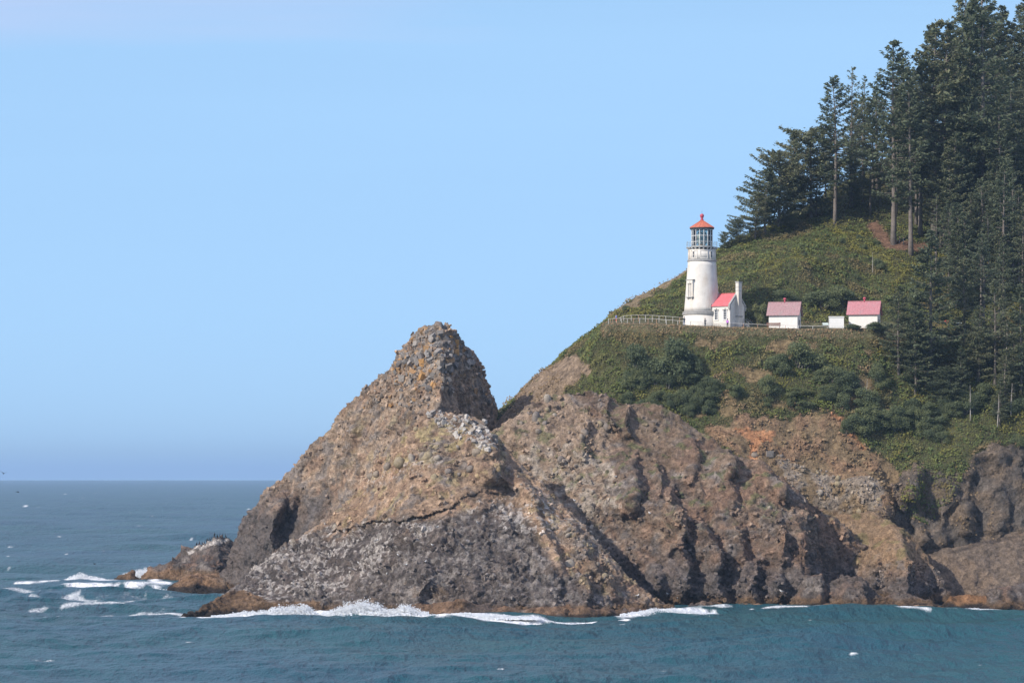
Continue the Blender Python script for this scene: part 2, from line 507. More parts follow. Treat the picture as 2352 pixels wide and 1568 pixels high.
# ---------------- the stack with the pointed summit
spire_cols = [(496,1335,613,607),(520,1298,613,605),(545,1236,612,603),(560,1190,611,602),(590,1165,611,600),(606,1122,611,599),(640,1100,610,597),
    (680,1070,609,594),(715,1016,608,590),(765,985,606,586),(780,950,605,584),(800,926,604,582),(850,882,601,577),(905,828,597,571),(930,790,594,567),
    (946,769,592,564),(963,755,590,562),(985,749,588,560),(1010,748,587,557),(1030,752,588,556),(1048,764,591,564),(1068,792,594,574),(1090,806,596,583),(1108,848,598,590),
    (1120,878,600,594),(1138,922,602,599),(1143,965,603,601)]
spire_strokes = [([(655,1130),(640,1180),(632,1240),(640,1290)], 5.0, 90, 14), ([(1018,790),(1015,930),(1000,1000)], 2.0, 50, 14),
    ([(1095,800),(1118,900),(1130,960)], 1.6, 16, 10), ([(900,850),(800,1000),(740,1180)], 1.2, 60, 26), ([(700,1040),(690,1120),(650,1200)], 1.6, 50, 12)]
me = mass(spire_cols, 1.25, 4.0, 110, 24, spire_strokes, 0.27)
co, cid, gid, g1 = crag(me, 1.0, 0.34, 2.3, 0.40, 0.85, 0.2, None, 11)
px, py = proj(co); no = get_no(me)
c, n, n2, n3 = base_paint(px, py, co, no, cid, gid, 11)
c = mix(c, GREYR[None] * 0.95, sstep(0.15, 0.5, fbm(co, 1.6, 2, 5)) * 0.6)
c = mix(c, DARKR[None] * 1.35, sstep(1085, 1235, py + 35 * n + 25 * n2 - 0.25 * (px - 700)) * 0.85)
c = mix(c, ORANGE[None], sstep(0.2, 0.5, fbm(co, 1.4, 2, 9)) * (1 - sstep(840, 900, py)) * 0.7)
c = mix(c, A(.22, .215, .21)[None], sstep(0.05, 0.3, fbm(co, 1.3, 2, 19)) * (1 - sstep(820, 880, py)) * 0.8)
c = mix(c, YELLOW[None], sstep(0.15, 0.5, fbm(co, 4.0, 3, 29)) * sstep(930, 970, py) * (1 - sstep(1050, 1120, py)) * 0.35)
c = tide_band(c, co, n2, n3, 1.0, 2.4)
spire = finish('sea_stack', me, c, 'tall brown sea stack with a pointed blocky summit rising above the horizon', 'sea stack')

# ---------------- the broad dark stack in front of it
front_cols = [(424,1414,513,509),(450,1400,516,508),(480,1385,520,508),(540,1346,530,507),(570,1320,534,507),(640,1266,542,507),(700,1226,548,507),(760,1190,550,507),
    (800,1150,550,507),(850,1086,550,506),(905,1010,549,506),(940,960,547,506),(975,946,546,506),(1010,944,545,505),(1060,950,545,505),(1112,966,545,504),(1130,1000,543,504),
    (1160,1026,541,503),(1190,1060,539,503),(1215,1086,538,503),(1250,1112,536,502),(1280,1140,535,502),(1310,1172,533,503),(1350,1212,530,504),(1400,1275,526,507),(1450,1332,524,511),(1500,1376,522,514),(1545,1398,521,517)]
front_strokes = [([(950,950),(900,1010),(840,1090)], 1.6, 60, 30), ([(1118,985),(1132,1020),(1140,1060),(1165,1105)], 5.2, 90, 9), ([(1095,1060),(1125,1080),(1150,1115)], 2.6, 50, 8), ([(1190,1075),(1215,1120),(1240,1165)], 2.4, 50, 9),
    ([(1215,1100),(1235,1180),(1300,1330)], 2.2, 60, 16), ([(1300,1180),(1340,1260),(1420,1370)], 2.6, 50, 12), ([(975,1290),(985,1340),(965,1400)], 2.4, 80, 14),
    ([(735,1330),(742,1370),(745,1400)], 1.4, 60, 8), ([(1080,1300),(1090,1350),(1080,1400)], 1.0, 60, 20), ([(1330,1300),(1350,1340),(1345,1400)], 2.4, 50, 10),
    ([(1270,1310),(1285,1360),(1280,1400)], 1.2, 40, 10), ([(860,1060),(900,1075),(1000,1070)], 0.5, 80, 60), ([(830,1130),(820,1180),(800,1215)], 1.2, 40, 14)]
me = mass(front_cols, 1.05, 4.0, 110, 20, front_strokes, 0.24)
co0 = get_co(me); px0, py0 = proj(co0)
# a step in the face: the brown upper part overhangs the dark lower part along a sloping crack
crack = [(735,1226),(800,1212),(870,1196),(930,1194),(985,1180),(1035,1165),(1060,1142),(1110,1128),(1170,1135)]
yc = np.interp(px0, [q[0] for q in crack], [q[1] for q in crack]) + 9 * fbm(np.stack([px0, 0 * px0, 0 * px0], -1), 30, 3, 402); inx = sstep(735, 790, px0) * (1 - sstep(1110, 1200, px0))
jag_ = 0.55 + 0.9 * fbm(np.stack([px0, 0 * px0, 0 * px0], -1), 45, 3, 401)
push = 0.85 * inx * np.exp(-np.clip(yc - py0, 0, None) / 40.0) * (py0 < yc) - 0.75 * np.clip(jag_, .05, 1.2) * inx * np.exp(-((py0 - yc - 4) / 4.5) ** 2) * (py0 >= yc)
co0[:, 1] -= push.astype(np.float32); me.vertices.foreach_set('co', co0.ravel()); me.update()
def front_rough(px, py, co, no):
    return 0.75 + 0.5 * sstep(1150, 1230, py - 0.12 * (px - 900)) - 0.45 * inpoly(px, py, [(420,1420),(470,1370),(560,1340),(740,1385),(740,1420)])
co, cid, gid, g1 = crag(me, 1.1, 0.36, 2.2, 0.42, 0.8, 0.2, front_rough, 23)
px, py = proj(co); no = get_no(me)
c, n, n2, n3 = base_paint(px, py, co, no, cid, gid, 23, A(.335, .235, .16))
jx, jy = px + 22 * n2 + 12 * n, py + 16 * n2 + 14 * n
yc = np.interp(jx, [430, 560, 640, 735, 800, 870, 930, 985, 1035, 1110, 1190, 1230, 1270, 1330, 1400, 1550], [1300, 1270, 1235, 1224, 1212, 1196, 1190, 1178, 1165, 1150, 1170, 1215, 1290, 1330, 1370, 1390])
dark = sstep(-22, 32, py + 26 * n2 + 14 * n - yc)
c = mix(c, DARKR[None] * (0.75 + 0.8 * gid)[:, None], dark * (0.88 - 0.35 * sstep(0.12, 0.4, n2)))
c = mix(c, BROWN[None] * 0.8, dark * sstep(0.1, 0.35, n) * inpoly(jx, jy, [(700,1330),(760,1290),(880,1300),(880,1390),(740,1400),(1000,1340),(1080,1400)]) * 0.7)
up = sstep(-0.1, 0.55, no[:, 2] + 0.35 * n3)
gz = inpoly(jx, jy, [(560,1400),(540,1340),(640,1250),(760,1210),(960,1190),(1000,1220),(900,1260),(860,1310),(760,1350)]) * 0.8 + \
     inpoly(jx, jy, [(1060,1165),(1130,1140),(1250,1150),(1310,1190),(1240,1230),(1150,1215)]) * 0.8 + inpoly(jx, jy, [(930,1050),(820,1100),(830,1130),(930,1090),(1080,1060)]) * 0.7 + \
     inpoly(jx, jy, [(985,945),(1110,960),(1150,1020),(1110,1035),(1040,1000)]) * 1.3 + inpoly(jx, jy, [(1190,1100),(1240,1105),(1420,1290),(1400,1300),(1250,1190)]) * 0.35
gz = np.maximum(gz, dark * 0.3)
c = mix(c, GUANO[None], np.clip(gz * sstep(0.10, 0.42, fbm(co * [1, 1, .5], 0.9, 3, 77, .7) + 0.30 * (up - 0.4) + 0.45 * fbm(co, 5, 2, 76) - 0.04), 0, 1) * 0.78)
c = mix(c, YELLOW[None], inpoly(jx, jy, [(930,1010),(990,970),(1080,985),(1100,1030),(980,1050),(920,1065)]) * sstep(-0.15, 0.25, fbm(co, 2.0, 3, 78)) * 0.75)
c = mix(c, YELLOW[None] * 0.9, sstep(0.22, 0.42, fbm(co, 2.6, 3, 79)) * (1 - dark) * 0.5)
shelf = inpoly(px, py + 5 * n2, [(420,1425),(440,1390),(480,1372),(560,1352),(620,1380),(735,1383),(745,1425)])
c = mix(c, A(.20, .122, .066)[None] * (0.8 + 0.6 * n3[:, None]), shelf * 0.85)
c = mix(c, A(.03, .024, .022)[None], inpoly(px + 8 * n2, py, [(420,1425),(430,1400),(470,1378),(488,1378),(470,1425)]) * 0.9)
c = tide_band(c, co, n2, n3, 0.8, 1.9)
front = finish('sea_stack', me, c, 'broad dark lower sea stack in front, whitened by birds, surf at its foot', 'sea stack')

# ---------------- the gullied ridge to its right
ridge_cols = [(1108,1005,566,542),(1150,985,567,541),(1200,952,568,541),(1240,926,569,540),(1270,909,570,539),(1300,897,570,538),(1345,891,570,537),(1400,906,570,536),(1430,918,569,536),(1490,919,569,536),
    (1520,930,568,536),(1560,950,567,536),(1600,980,565,536),(1640,1000,564,536),(1700,1046,561,536),(1750,1062,559,536),(1800,1102,557,536),(1835,1130,556,535),(1852,1144,556,536),(1875,1163,558,546),(1900,1182,559,552),(1940,1216,559,555),
    (1985,1262,559,557),(2004,1305,559,558),(2030,1372,559,558),(2040,1396,559,558)]
ridge_strokes = [([(1395,905),(1400,950),(1420,990)], 2.0, 60, 16), ([(1440,930),(1445,970),(1455,1010)], 2.6, 60, 12), ([(1455,1040),(1460,1090),(1470,1120),(1455,1180)], 3.2, 80, 12),
    ([(1500,1060),(1515,1100),(1520,1140)], 2.0, 40, 12), ([(1540,1110),(1562,1180),(1560,1240),(1585,1310),(1572,1392)], 5.2, 120, 13), ([(1300,1180),(1330,1240),(1400,1330),(1440,1395)], 2.2, 120, 24),
    ([(1505,1290),(1512,1340),(1500,1392)], 1.8, 50, 12), ([(1600,1190),(1648,1270),(1640,1330),(1668,1396)], 5.0, 70, 13), ([(1690,1040),(1665,1100),(1690,1160)], 1.8, 60, 14),
    ([(1735,1290),(1722,1340),(1738,1396)], 4.2, 55, 10), ([(1772,1165),(1800,1215),(1796,1290)], 3.8, 60, 12), ([(1770,1090),(1790,1110),(1810,1150)], 2.6, 50, 10), ([(1690,1200),(1712,1250),(1705,1290)], 2.2, 60, 14),
    ([(1660,1020),(1680,1050),(1695,1090)], 2.6, 50, 12), ([(1790,1310),(1800,1350),(1790,1395)], 2.6, 50, 12), ([(1840,1200),(1850,1270),(1846,1340)], 3.0, 70, 14), ([(1580,1000),(1600,1060),(1590,1110)], 1.4, 60, 16), ([(1350,960),(1340,1010),(1345,1060)], 1.4, 60, 14)]
ridge_strokes = [(l_, a_ * 1.25, w1, w2) for l_, a_, w1, w2 in ridge_strokes]
me = mass(ridge_cols, 1.3, 4.0, 110, 22, ridge_strokes, 0.27)
def ridge_rough(px, py, co, no):
    return 0.55 + 0.75 * sstep(1050, 1300, py) + 0.3 * (px < 1400)
co, cid, gid, g1 = crag(me, 1.6, 0.55, 2.6, 0.44, 0.9, 0.2, ridge_rough, 37)
px, py = proj(co); no = get_no(me)
c, n, n2, n3 = base_paint(px, py, co, no, cid, gid, 37, A(.165, .122, .092))
jx, jy = px + 25 * n2 + 15 * n, py + 20 * n2 + 15 * n
c = mix(c, TAN[None] * .95, inpoly(jx, jy, [(1100,1010),(1290,890),(1400,1000),(1400,1150),(1300,1200)]) * 0.8)
c = mix(c, PALE[None], inpoly(jx, jy, [(1180,1060),(1300,1010),(1400,1060),(1430,1140),(1380,1200),(1440,1240),(1350,1260),(1290,1180)]) * sstep(-0.2, 0.25, fbm(co, 2.4, 3, 41)) * 0.75)
c = mix(c, A(.15, .11, .075)[None], inpoly(jx, jy, [(1400,890),(1560,940),(1720,1050),(1640,1060),(1480,1080),(1390,960)]) * 0.55)
c = mix(c, DARKR[None] * (0.9 + 0.9 * gid)[:, None], sstep(1230, 1340, py + 45 * n + 25 * n2) * 0.8)
c = mix(c, REDB[None] * 0.85, sstep(0.1, 0.35, fbm(co * [1, 1, .5], 7, 3, 43)) * (1 - sstep(1250, 1330, py)) * sstep(1500, 1600, px) * 0.7)
c = mix(c, A(.10, .12, .045)[None], sstep(0.22, 0.42, fbm(co, 2.4, 3, 44)) * sstep(0.1, 0.5, no[:, 2]) * (1 - sstep(1150, 1250, py)) * 0.6)
c = tide_band(c, co, n2, n3, 1.2, 2.6)
ridge = finish('rock_ridge', me, c, 'gullied reddish brown rock ridge right of the stacks, deep shaded clefts', 'rock ridge')

# ---------------- the last hump of the ridge
hump_cols = [(1830,1250,566,561),(1890,1188,566,558),(1930,1178,566,555),(2000,1175,565,547),(2050,1195,562,539),(2085,1222,560,533),(2100,1240,560,541),(2140,1292,558,549),(2168,1342,554,548),(2195,1385,548,542),(2218,1406,541,535)]
hump_strokes = [([(2070,1220),(2085,1300),(2088,1395)], 2.6, 70, 10), ([(2000,1260),(2010,1330),(2005,1392)], 2.4, 60, 16), ([(2120,1330),(2135,1365),(2140,1400)], 2.5, 40, 14),]
me = mass(hump_cols, 1.3, 4.0, 90, 18, hump_strokes, 0.28)
co, cid, gid, g1 = crag(me, 0.9, 0.45, 2.4, 0.42, 0.85, 0.2, lambda px, py, co, no: 0.35 + 0.9 * sstep(1250, 1320, py), 53)
px, py = proj(co); no = get_no(me)
c, n, n2, n3 = base_paint(px, py, co, no, cid, gid, 53, A(.26, .18, .122))
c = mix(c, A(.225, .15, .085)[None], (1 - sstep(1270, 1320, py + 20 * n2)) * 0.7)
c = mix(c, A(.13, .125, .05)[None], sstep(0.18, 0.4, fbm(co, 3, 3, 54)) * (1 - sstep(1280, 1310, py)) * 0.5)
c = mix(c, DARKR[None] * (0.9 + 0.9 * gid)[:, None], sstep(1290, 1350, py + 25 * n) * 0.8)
c = tide_band(c, co, n2, n3, 1.2, 2.6)
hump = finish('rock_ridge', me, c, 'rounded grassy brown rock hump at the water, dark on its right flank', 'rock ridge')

me = mass([(1800,1398,538,533),(1832,1364,538,531),(1848,1324,538,530),(1886,1318,538,530),(1898,1352,538,531),(1912,1332,538,530),(1940,1323,538,529),(1986,1330,538,529),(2000,1356,538,530),(2030,1368,538,529),(2080,1362,538,528),(2130,1376,537,528),(2165,1392,536,528),(2192,1404,535,529)], 0.9, 4.0, 40, 10,
    [([(1884,1322),(1886,1355),(1884,1395)], 1.6, 40, 8), ([(1984,1334),(1988,1365),(1984,1396)], 1.8, 60, 10)], 0.3)
co, cid, gid, g1 = crag(me, 0.7, 0.5, 2.2, 0.45, 0.85, 0.18, None, 57)
px, py = proj(co); no = get_no(me)
c, n, n2, n3 = base_paint(px, py, co, no, cid, gid, 57, A(.11, .09, .078)); c = mix(c, DARKR[None] * 1.2, sstep(-0.3, 0.3, n) * 0.6); c = tide_band(c, co, n2, n3, 1.0, 2.0)
toe = finish('shore_rock', me, c, 'row of dark lumpy boulders at the water below the grassy hump', 'rock')

# ---------------- low rocks off the left end
low_cols = [(262,1337,682,678),(285,1322,680,674),(300,1314,680,672),(318,1334,680,672),(335,1318,680,670),(360,1302,680,668),(385,1290,680,664),(420,1272,680,660),(450,1262,680,656),(470,1246,680,652),(500,1241,680,650),(522,1242,680,650),(534,1262,682,654),(560,1290,684,660),(600,1310,684,664)]
me = mass(low_cols, 1.1, 3.0, 60, 18, [([(500,1245),(505,1290),(480,1330)], 3.5, 90, 12), ([(420,1275),(415,1310),(400,1335)], 1.5, 40, 12), ([(360,1300),(362,1320),(360,1336)], 1.2, 30, 8)], 0.36)
co, cid, gid, g1 = crag(me, 1.2, 0.9, 2.6, 0.6, 1.0, 0.2, None, 61)
px, py = proj(co); no = get_no(me)
c, n, n2, n3 = base_paint(px, py, co, no, cid, gid, 61, A(.085, .072, .066))
c = mix(c, DARKR[None] * (0.9 + 0.9 * gid)[:, None], sstep(-0.2, 0.3, n) * 0.8)
c = mix(c, GUANO[None], inpoly(px + 6 * n2, py + 5 * n2, [(420,1272),(470,1240),(530,1236),(525,1246),(480,1254),(440,1272)]) * sstep(-0.1, 0.2, n2 + 0.4 * (no[:, 2] - 0.4)) * 0.85)
c = mix(c, A(.19, .115, .06)[None], (1 - sstep(1.6, 2.8, co[:, 2] + 1.2 * n)) * 0.75)
c = tide_band(c, co, n2, n3, 0.4, 1.0, 0.3)
low = finish('skerry', me, c, 'low jagged offshore rock with a white bird roost on top', 'rock')
sk_cols = [(376,1366,608,602),(390,1345,609,600),(420,1328,610,598),(450,1322,612,597),(480,1316,613,597),(505,1318,614,597),(530,1312,615,597),(560,1308,615,596),(585,1316,615,595),(610,1335,614,594),(640,1352,612,594)]
me = mass(sk_cols, 1.0, 3.0, 50, 16, [([(455,1325),(452,1345),(440,1366)], 1.6, 60, 8), ([(530,1318),(520,1345),(500,1366)], 1.6, 60, 10)], 0.34)
co, cid, gid, g1 = crag(me, 0.9, 0.55, 2.4, 0.3, 0.9, 0.15, None, 67)
px, py = proj(co); no = get_no(me)
c, n, n2, n3 = base_paint(px, py, co, no, cid, gid, 67, A(.18, .115, .07))
c = mix(c, A(.22, .125, .06)[None], sstep(-0.1, 0.4, n2) * 0.7)
c = tide_band(c, co, n2, n3, 0.6, 1.1, 1.4)
sk = finish('skerry', me, c, 'orange brown algae covered rock shelf at the foot of the pointed stack', 'rock')

# ---------------- tidal ledge along the foot of the cliffs
led_cols = [(880,1402,504,500),(930,1392,505,500),(1000,1384,506,499),(1050,1380,506,499),(1085,1388,506,498),(1150,1395,506,498),(1210,1398,505,497),(1280,1394,505,496),(1350,1396,506,497),(1420,1398,510,500),(1500,1398,516,505),(1560,1396,522,514),(1600,1388,530,524),(1640,1384,534,529),(1680,1390,536,532),(1740,1384,534,528),(1800,1386,534,529),(1850,1392,534,529),
    (1900,1390,534,529),(1960,1392,533,528),(2020,1390,532,527),(2060,1394,531,526),(2110,1388,530,524),(2150,1396,530,524),(2200,1400,529,523),(2226,1405,528,525)]
me = mass(led_cols, 0.8, 4.0, 30, 10, [], 0.3)
co, cid, gid, g1 = crag(me, 0.7, 0.4, 2.2, 0.22, 0.9, 0.1, None, 71)
px, py = proj(co); no = get_no(me)
c, n, n2, n3 = base_paint(px, py, co, no, cid, gid, 71, A(.15, .09, .05))
c = mix(c, A(.17, .098, .055)[None], sstep(-0.1, 0.35, n + 0.4 * n2) * 0.75)
c = mix(c, DARKR[None], sstep(0.0, 0.4, -n) * 0.7)
c = mix(c, A(.03, .024, .02)[None], (1 - sstep(0.1, 0.6, co[:, 2])) * 0.8)
ledge = finish('tidal_ledge', me, c, 'low brown tidal rock ledge along the foot of the cliffs', 'rock ledge')

# ---------------- smooth slab, shelf and dark rock at the right edge
me = mass([(2090,1275,570,562),(2122,1258,570,560),(2160,1263,570,559),(2230,1253,570,558),(2280,1238,571,557),(2352,1216,572,556),(2440,1200,574,555),(2520,1190,576,555)], 1.1, 4.0, 70, 14,
          [([(2240,1290),(2250,1330),(2240,1370)], 0.5, 60, 6), ([(2330,1240),(2335,1300),(2350,1350)], 0.5, 50, 6)], 0.36)
co, cid, gid, g1 = crag(me, 1.2, 0.22, 3.4, 0.10, 1.2, 0.1, None, 83)
px, py = proj(co); no = get_no(me)
lay = np.sin((py + 0.22 * (px - 2200) + 14 * fbm(co, 7, 3, 84)) / 11.0)
co = co + no * (0.10 * lay * sstep(0.1, 0.5, fbm(co, 8, 2, 85) + 0.25))[:, None]; me.vertices.foreach_set('co', co.astype(np.float32).ravel()); me.update()
n = fbm(co, 9, 4, 86); n2 = fbm(co, 2.5, 3, 87)
c = np.repeat(A(.165, .128, .098)[None], len(co), 0); c = mix(c, A(.19, .14, .10)[None], sstep(0, .4, n)); c = mix(c, A(.115, .092, .076)[None], sstep(0, .4, n2) * 0.5); c = mix(c, A(.07, .056, .048)[None], sstep(.86, .98, lay) * sstep(0, .3, fbm(co, 8, 2, 88) + .1) * .7)
c = tide_band(c, co, n2, n2, 0.8, 2.0)
slab = finish('rock_slab', me, c, 'smooth pale brown layered rock slab at the right edge', 'rock')
me = mass([(2165,1392,543,535),(2185,1366,543,534),(2230,1364,543,533),(2275,1368,542,532),(2300,1385,540,531),(2330,1400,538,530)], 0.8, 4.0, 30, 8, [], 0.34)
co, cid, gid, g1 = crag(me, 0.4, 0.2, 2.2, 0.1, 0.9, 0.06, None, 91)
n2 = fbm(co, 2.5, 3, 92); c = np.repeat(A(.22, .12, .06)[None], len(co), 0) * (0.9 + 0.5 * n2[:, None]); c = tide_band(c, co, n2, n2, 0.4, 1.0)
shelf = finish('rock_shelf', me, c, 'small orange rust coloured shelf below the smooth slab', 'rock')
me = mass([(2252,1404,532,526),(2275,1378,533,526),(2292,1352,534,525),(2330,1345,535,525),(2352,1332,536,524),(2420,1322,536,523),(2520,1318,538,523)], 1.1, 4.0, 50, 12, [([(2320,1350),(2325,1370),(2320,1398)], 1.5, 40, 10)], 0.32)
co, cid, gid, g1 = crag(me, 0.8, 0.55, 2.4, 0.36, 1.0, 0.12, None, 95)
px, py = proj(co); no = get_no(me)
c, n, n2, n3 = base_paint(px, py, co, no, cid, gid, 95, A(.10, .08, .068)); c = mix(c, DARKR[None], sstep(-0.3, 0.3, n) * 0.7); c = tide_band(c, co, n2, n3, 0.8, 1.8)
drock = finish('shore_rock', me, c, 'dark lumpy rock standing in the water at the right edge', 'rock')

# ---------------- the headland: foot, lower slope, bench, upper slope, skyline
HT = [ # column, foot distance, then (row, distance) at: lower slope, mid slope, bench edge, bench back, upper slope, skyline
 (1100,592,(1100,597),(1040,599),(1000,601),(990,602),(982,603),(972,605)),
 (1140,590,(1100,595),(1030,598),(985,600),(970,601),(958,603),(946,606)),
 (1200,586,(1120,591),(1010,595),(945,599),(925,601),(908,604),(890,608)),
 (1250,580,(1150,585),(1000,591),(905,597),(885,600),(868,604),(850,608)),
 (1300,576,(1150,581),(990,588),(875,595),(845,599),(820,604),(801,609)),
 (1340,573,(1150,578),(980,584),(850,592),(815,598),(788,604),(768,610)),
 (1385,570,(1150,574),(965,581),(760,592),(748,600),(742,606),(735,613)),
 (1400,570,(1150,573),(960,580),(744,593),(738,606),(732,612),(722,620)),
 (1440,569,(1150,572),(960,579),(745,592),(739,605),(715,614),(697,622)),
 (1490,568,(1150,570),(960,578),(746,591),(739,606),(700,616),(665,627)),
 (1580,566,(1150,567),(960,577),(751,590),(744,606),(680,614),(612,630)),
 (1700,562,(1150,563),(960,576),(755,590),(747,606),(640,615),(548,644)),
 (1850,565,(1150,569),(960,578),(759,590),(750,606),(600,623),(475,668)),
 (2000,567,(1172,571),(960,580),(756,590),(750,608),(590,634),(385,690)),
 (2080,568,(1120,573),(945,582),(757,592),(750,609),(575,636),(335,700)),
 (2200,569,(1055,574),(930,583),(760,595),(750,612),(560,642),(272,715)),
 (2400,570,(1045,576),(900,582),(762,596),(745,610),(520,647),(165,738)),
 (2700,570,(1045,578),(900,586),(762,600),(740,612),(500,652),(20,770))]
h_px = np.array([r[0] for r in HT], float)
pxs = np.arange(1100, 2480.1, 8.0)
rows = []
for k in range(7):
    if k == 0:
        Yk = np.interp(pxs, h_px, [r[1] for r in HT]); Zk = np.full(len(pxs), -5.0)
    else:
        Yk = np.interp(pxs, h_px, [r[k + 1][1] for r in HT]); pk = np.interp(pxs, h_px, [r[k + 1][0] for r in HT]); Zk = CAMH + (HZ - pk) / F * Yk
    rows.append((Yk, Zk))
rows.append((rows[-1][0] + 25, rows[-1][1] - 3)); rows.append((rows[-1][0] + 75, np.full(len(pxs), -5.0)))
YY, ZZ = [], []
for k in range(len(rows) - 1):
    nn = (30, 36, 44, 16, 40, 60, 10, 20)[k]
    for t in np.linspace(0, 1, nn, endpoint=False):
        YY.append(rows[k][0] * (1 - t) + rows[k + 1][0] * t); ZZ.append(rows[k][1] * (1 - t) + rows[k + 1][1] * t)
YY.append(rows[-1][0]); ZZ.append(rows[-1][1])
YY, ZZ = np.array(YY).T, np.array(ZZ).T
XX = (pxs[:, None] - CX) / F * np.minimum(YY, rows[6][0][:, None])
g = np.stack([XX, YY, ZZ], -1)
PXh, PYh = pxs[:, None] + 0 * YY, HZ - F * (ZZ - CAMH) / YY
hs = [([(2010,1080),(2030,1130),(2028,1190)], 3.0, 120, 10), ([(2095,1060),(2100,1100),(2095,1150)], 2.6, 40, 14), ([(2090,1090),(2095,1130),(2080,1180)], 2.0, 40, 12), ([(2120,1200),(2122,1230),(2115,1255)], 2.6, 40, 10),
      ([(2230,1080),(2225,1140),(2215,1250)], 1.8, 90, 14), ([(2300,1110),(2300,1180),(2290,1250)], 1.6, 60, 14), ([(2170,1120),(2165,1180),(2160,1260)], 1.2, 60, 14), ([(2350,1060),(2350,1150),(2345,1220)], 1.4, 60, 12)]
g[..., 1] -= stroke_shift(PXh.ravel(), PYh.ravel(), hs).reshape(PXh.shape)
nc, nr = g.shape[:2]
idx = np.arange(nc * nr).reshape(nc, nr)
a, b_ = idx[:-1], idx[1:]
q = np.stack([a, b_, np.roll(b_, -1, 1), np.roll(a, -1, 1)], -1).reshape(-1, 4)
me = bpy.data.meshes.new('headland')
me.from_pydata(g.reshape(-1, 3).tolist(), [], q.tolist() + [idx[0].tolist(), idx[-1][::-1].tolist()])
bm = bmesh.new(); bm.from_mesh(me); bmesh.ops.recalc_face_normals(bm, faces=bm.faces); bm.to_mesh(me); bm.free()
me = voxelize(me, 0.57, 0.45)
co = get_co(me); no = get_no(me); px, py = proj(co)
n = fbm(co, 14, 4, 101); n2 = fbm(co, 4, 3, 102); n3 = fbm(co, 1.6, 3, 103)
jx, jy = px + 20 * n2 + 14 * n, py + 14 * n2 + 12 * n
bench = ((np.abs(co[:, 2] - np.interp(px, pxs, rows[3][1])) < 2.2) & (co[:, 1] > np.interp(px, pxs, rows[3][0]) - 1.0) & (co[:, 1] < np.interp(px, pxs, rows[4][0]) + 1.5) & (px > 1385) & (px < 2120)).astype(float)
POLY_LEFT = [(1060,1100),(1130,955),(1230,872),(1290,826),(1330,822),(1348,845),(1335,880),(1300,905),(1240,1000),(1200,1100)]
POLY_SCREE = [(1620,1000),(1700,965),(1760,952),(1905,948),(1935,962),(1985,1030),(2048,1068),(2075,1100),(2070,1200),(1900,1195),(1800,1110)]
POLY_CLIFF = [(2075,1105),(2110,1080),(2200,1085),(2245,1035),(2330,1018),(2420,1010),(2800,960),(2800,1500),(1900,1500),(1980,1180),(2060,1180)]
POLY_SKYL = [(1400,722),(1430,704),(1490,664),(1585,604),(1580,622),(1500,672),(1470,700),(1440,715)]
soil_left = inpoly(jx, jy, POLY_LEFT).astype(float); scree = inpoly(jx, jy, POLY_SCREE).astype(float); cliff = inpoly(jx, jy, POLY_CLIFF).astype(float)
skyl = inpoly(px + 6 * n2, py + 5 * n2, POLY_SKYL).astype(float) * 0.8
trail = (seg_dist(px, py, [(2005,520),(2040,565),(2110,568),(2150,560)], 1.6) < 14 + 6 * n2).astype(float)
patch = sstep(0.22, 0.42, fbm(co * [1, 1, 1.5], 6, 3, 110)) * ((py > 755) & (py < 960) & (px > 1600) & (px < 2000)) * 0.8
rockyness = np.clip(soil_left * 0.5 + scree * 0.7 + cliff * 1.4, 0, 1.4)
f1, f2, cid = worley(co + 1.2 * np.stack([n2, n3, n], -1), 2.8, 111); g1, g2, gid = worley(co, 1.2, 112)
d = (1 - 0.9 * bench) * (0.9 * n + 0.35 * n2) + rockyness * (0.5 * (np.sqrt(np.clip(1 - f1 * f1, 0, 1)) - 0.6) * (0.3 + cid) + 0.2 * (np.sqrt(np.clip(1 - g1 * g1, 0, 1)) - 0.6)) + cliff * 0.8 * (ridged(co * [1, 1, .5], 7, 3, 113) - 0.55)
rk = np.clip(cliff + 0.35 * scree, 0, 1)
fa, _c = facet(co * [1, 1, .7] + n2[:, None], 4.2, 114); fb, _c = facet(co + .4 * n3[:, None], 1.9, 115)
d = d + rk * (0.95 * fa + 0.5 * fb)
co = co + no * d[:, None]; me.vertices.foreach_set('co', co.astype(np.float32).ravel()); me.update()
bare = np.clip(soil_left + scree + cliff + skyl + trail + patch + bench, 0, 1)
green_in_cliff = inpoly(jx, jy, [(2110,1090),(2200,1050),(2240,1060),(2190,1120),(2150,1180),(2110,1200),(2060,1180),(2080,1140)]) | inpoly(jx, jy, [(2060,1040),(2120,1020),(2330,960),(2420,960),(2420,1010),(2240,1010),(2120,1065)])
lip = bench * (co[:, 1] < np.interp(px, pxs, rows[3][0]) + 2.5)
veg = np.clip((1 - bare) + green_in_cliff * 0.8 + 0.25 * scree * (n2 > 0.12) + 0.55 * soil_left * sstep(-0.1, 0.35, n2 + 0.5 * n3) + cliff * 0.25 * (n2 > 0.25), 0, 1) * (1 - bench) + 0.7 * lip * (px < 1990)
c = np.repeat(A(.075, .075, .035)[None], len(co), 0)                      # earth under the leaves
c = mix(c, SOIL[None] * (0.85 + 0.3 * n3[:, None]), soil_left * 0.95)
c = mix(c, mix(np.repeat(A(.20, .145, .085)[None], len(co), 0), A(.24, .155, .095)[None], sstep(-.2, .3, n2)), scree)
c = mix(c, RUST[None], inpoly(px + 14 * n2, py + 10 * n2, [(1690,985),(1780,990),(1770,1012),(1745,1030),(1735,1052),(1712,1040),(1722,1015)]) * 0.85)
c = mix(c, RUST[None] * 0.9, (seg_dist(px, py, [(1910,955),(1935,965),(1955,1000),(1985,1030)]) < 5 + 5 * n3) * 0.8)
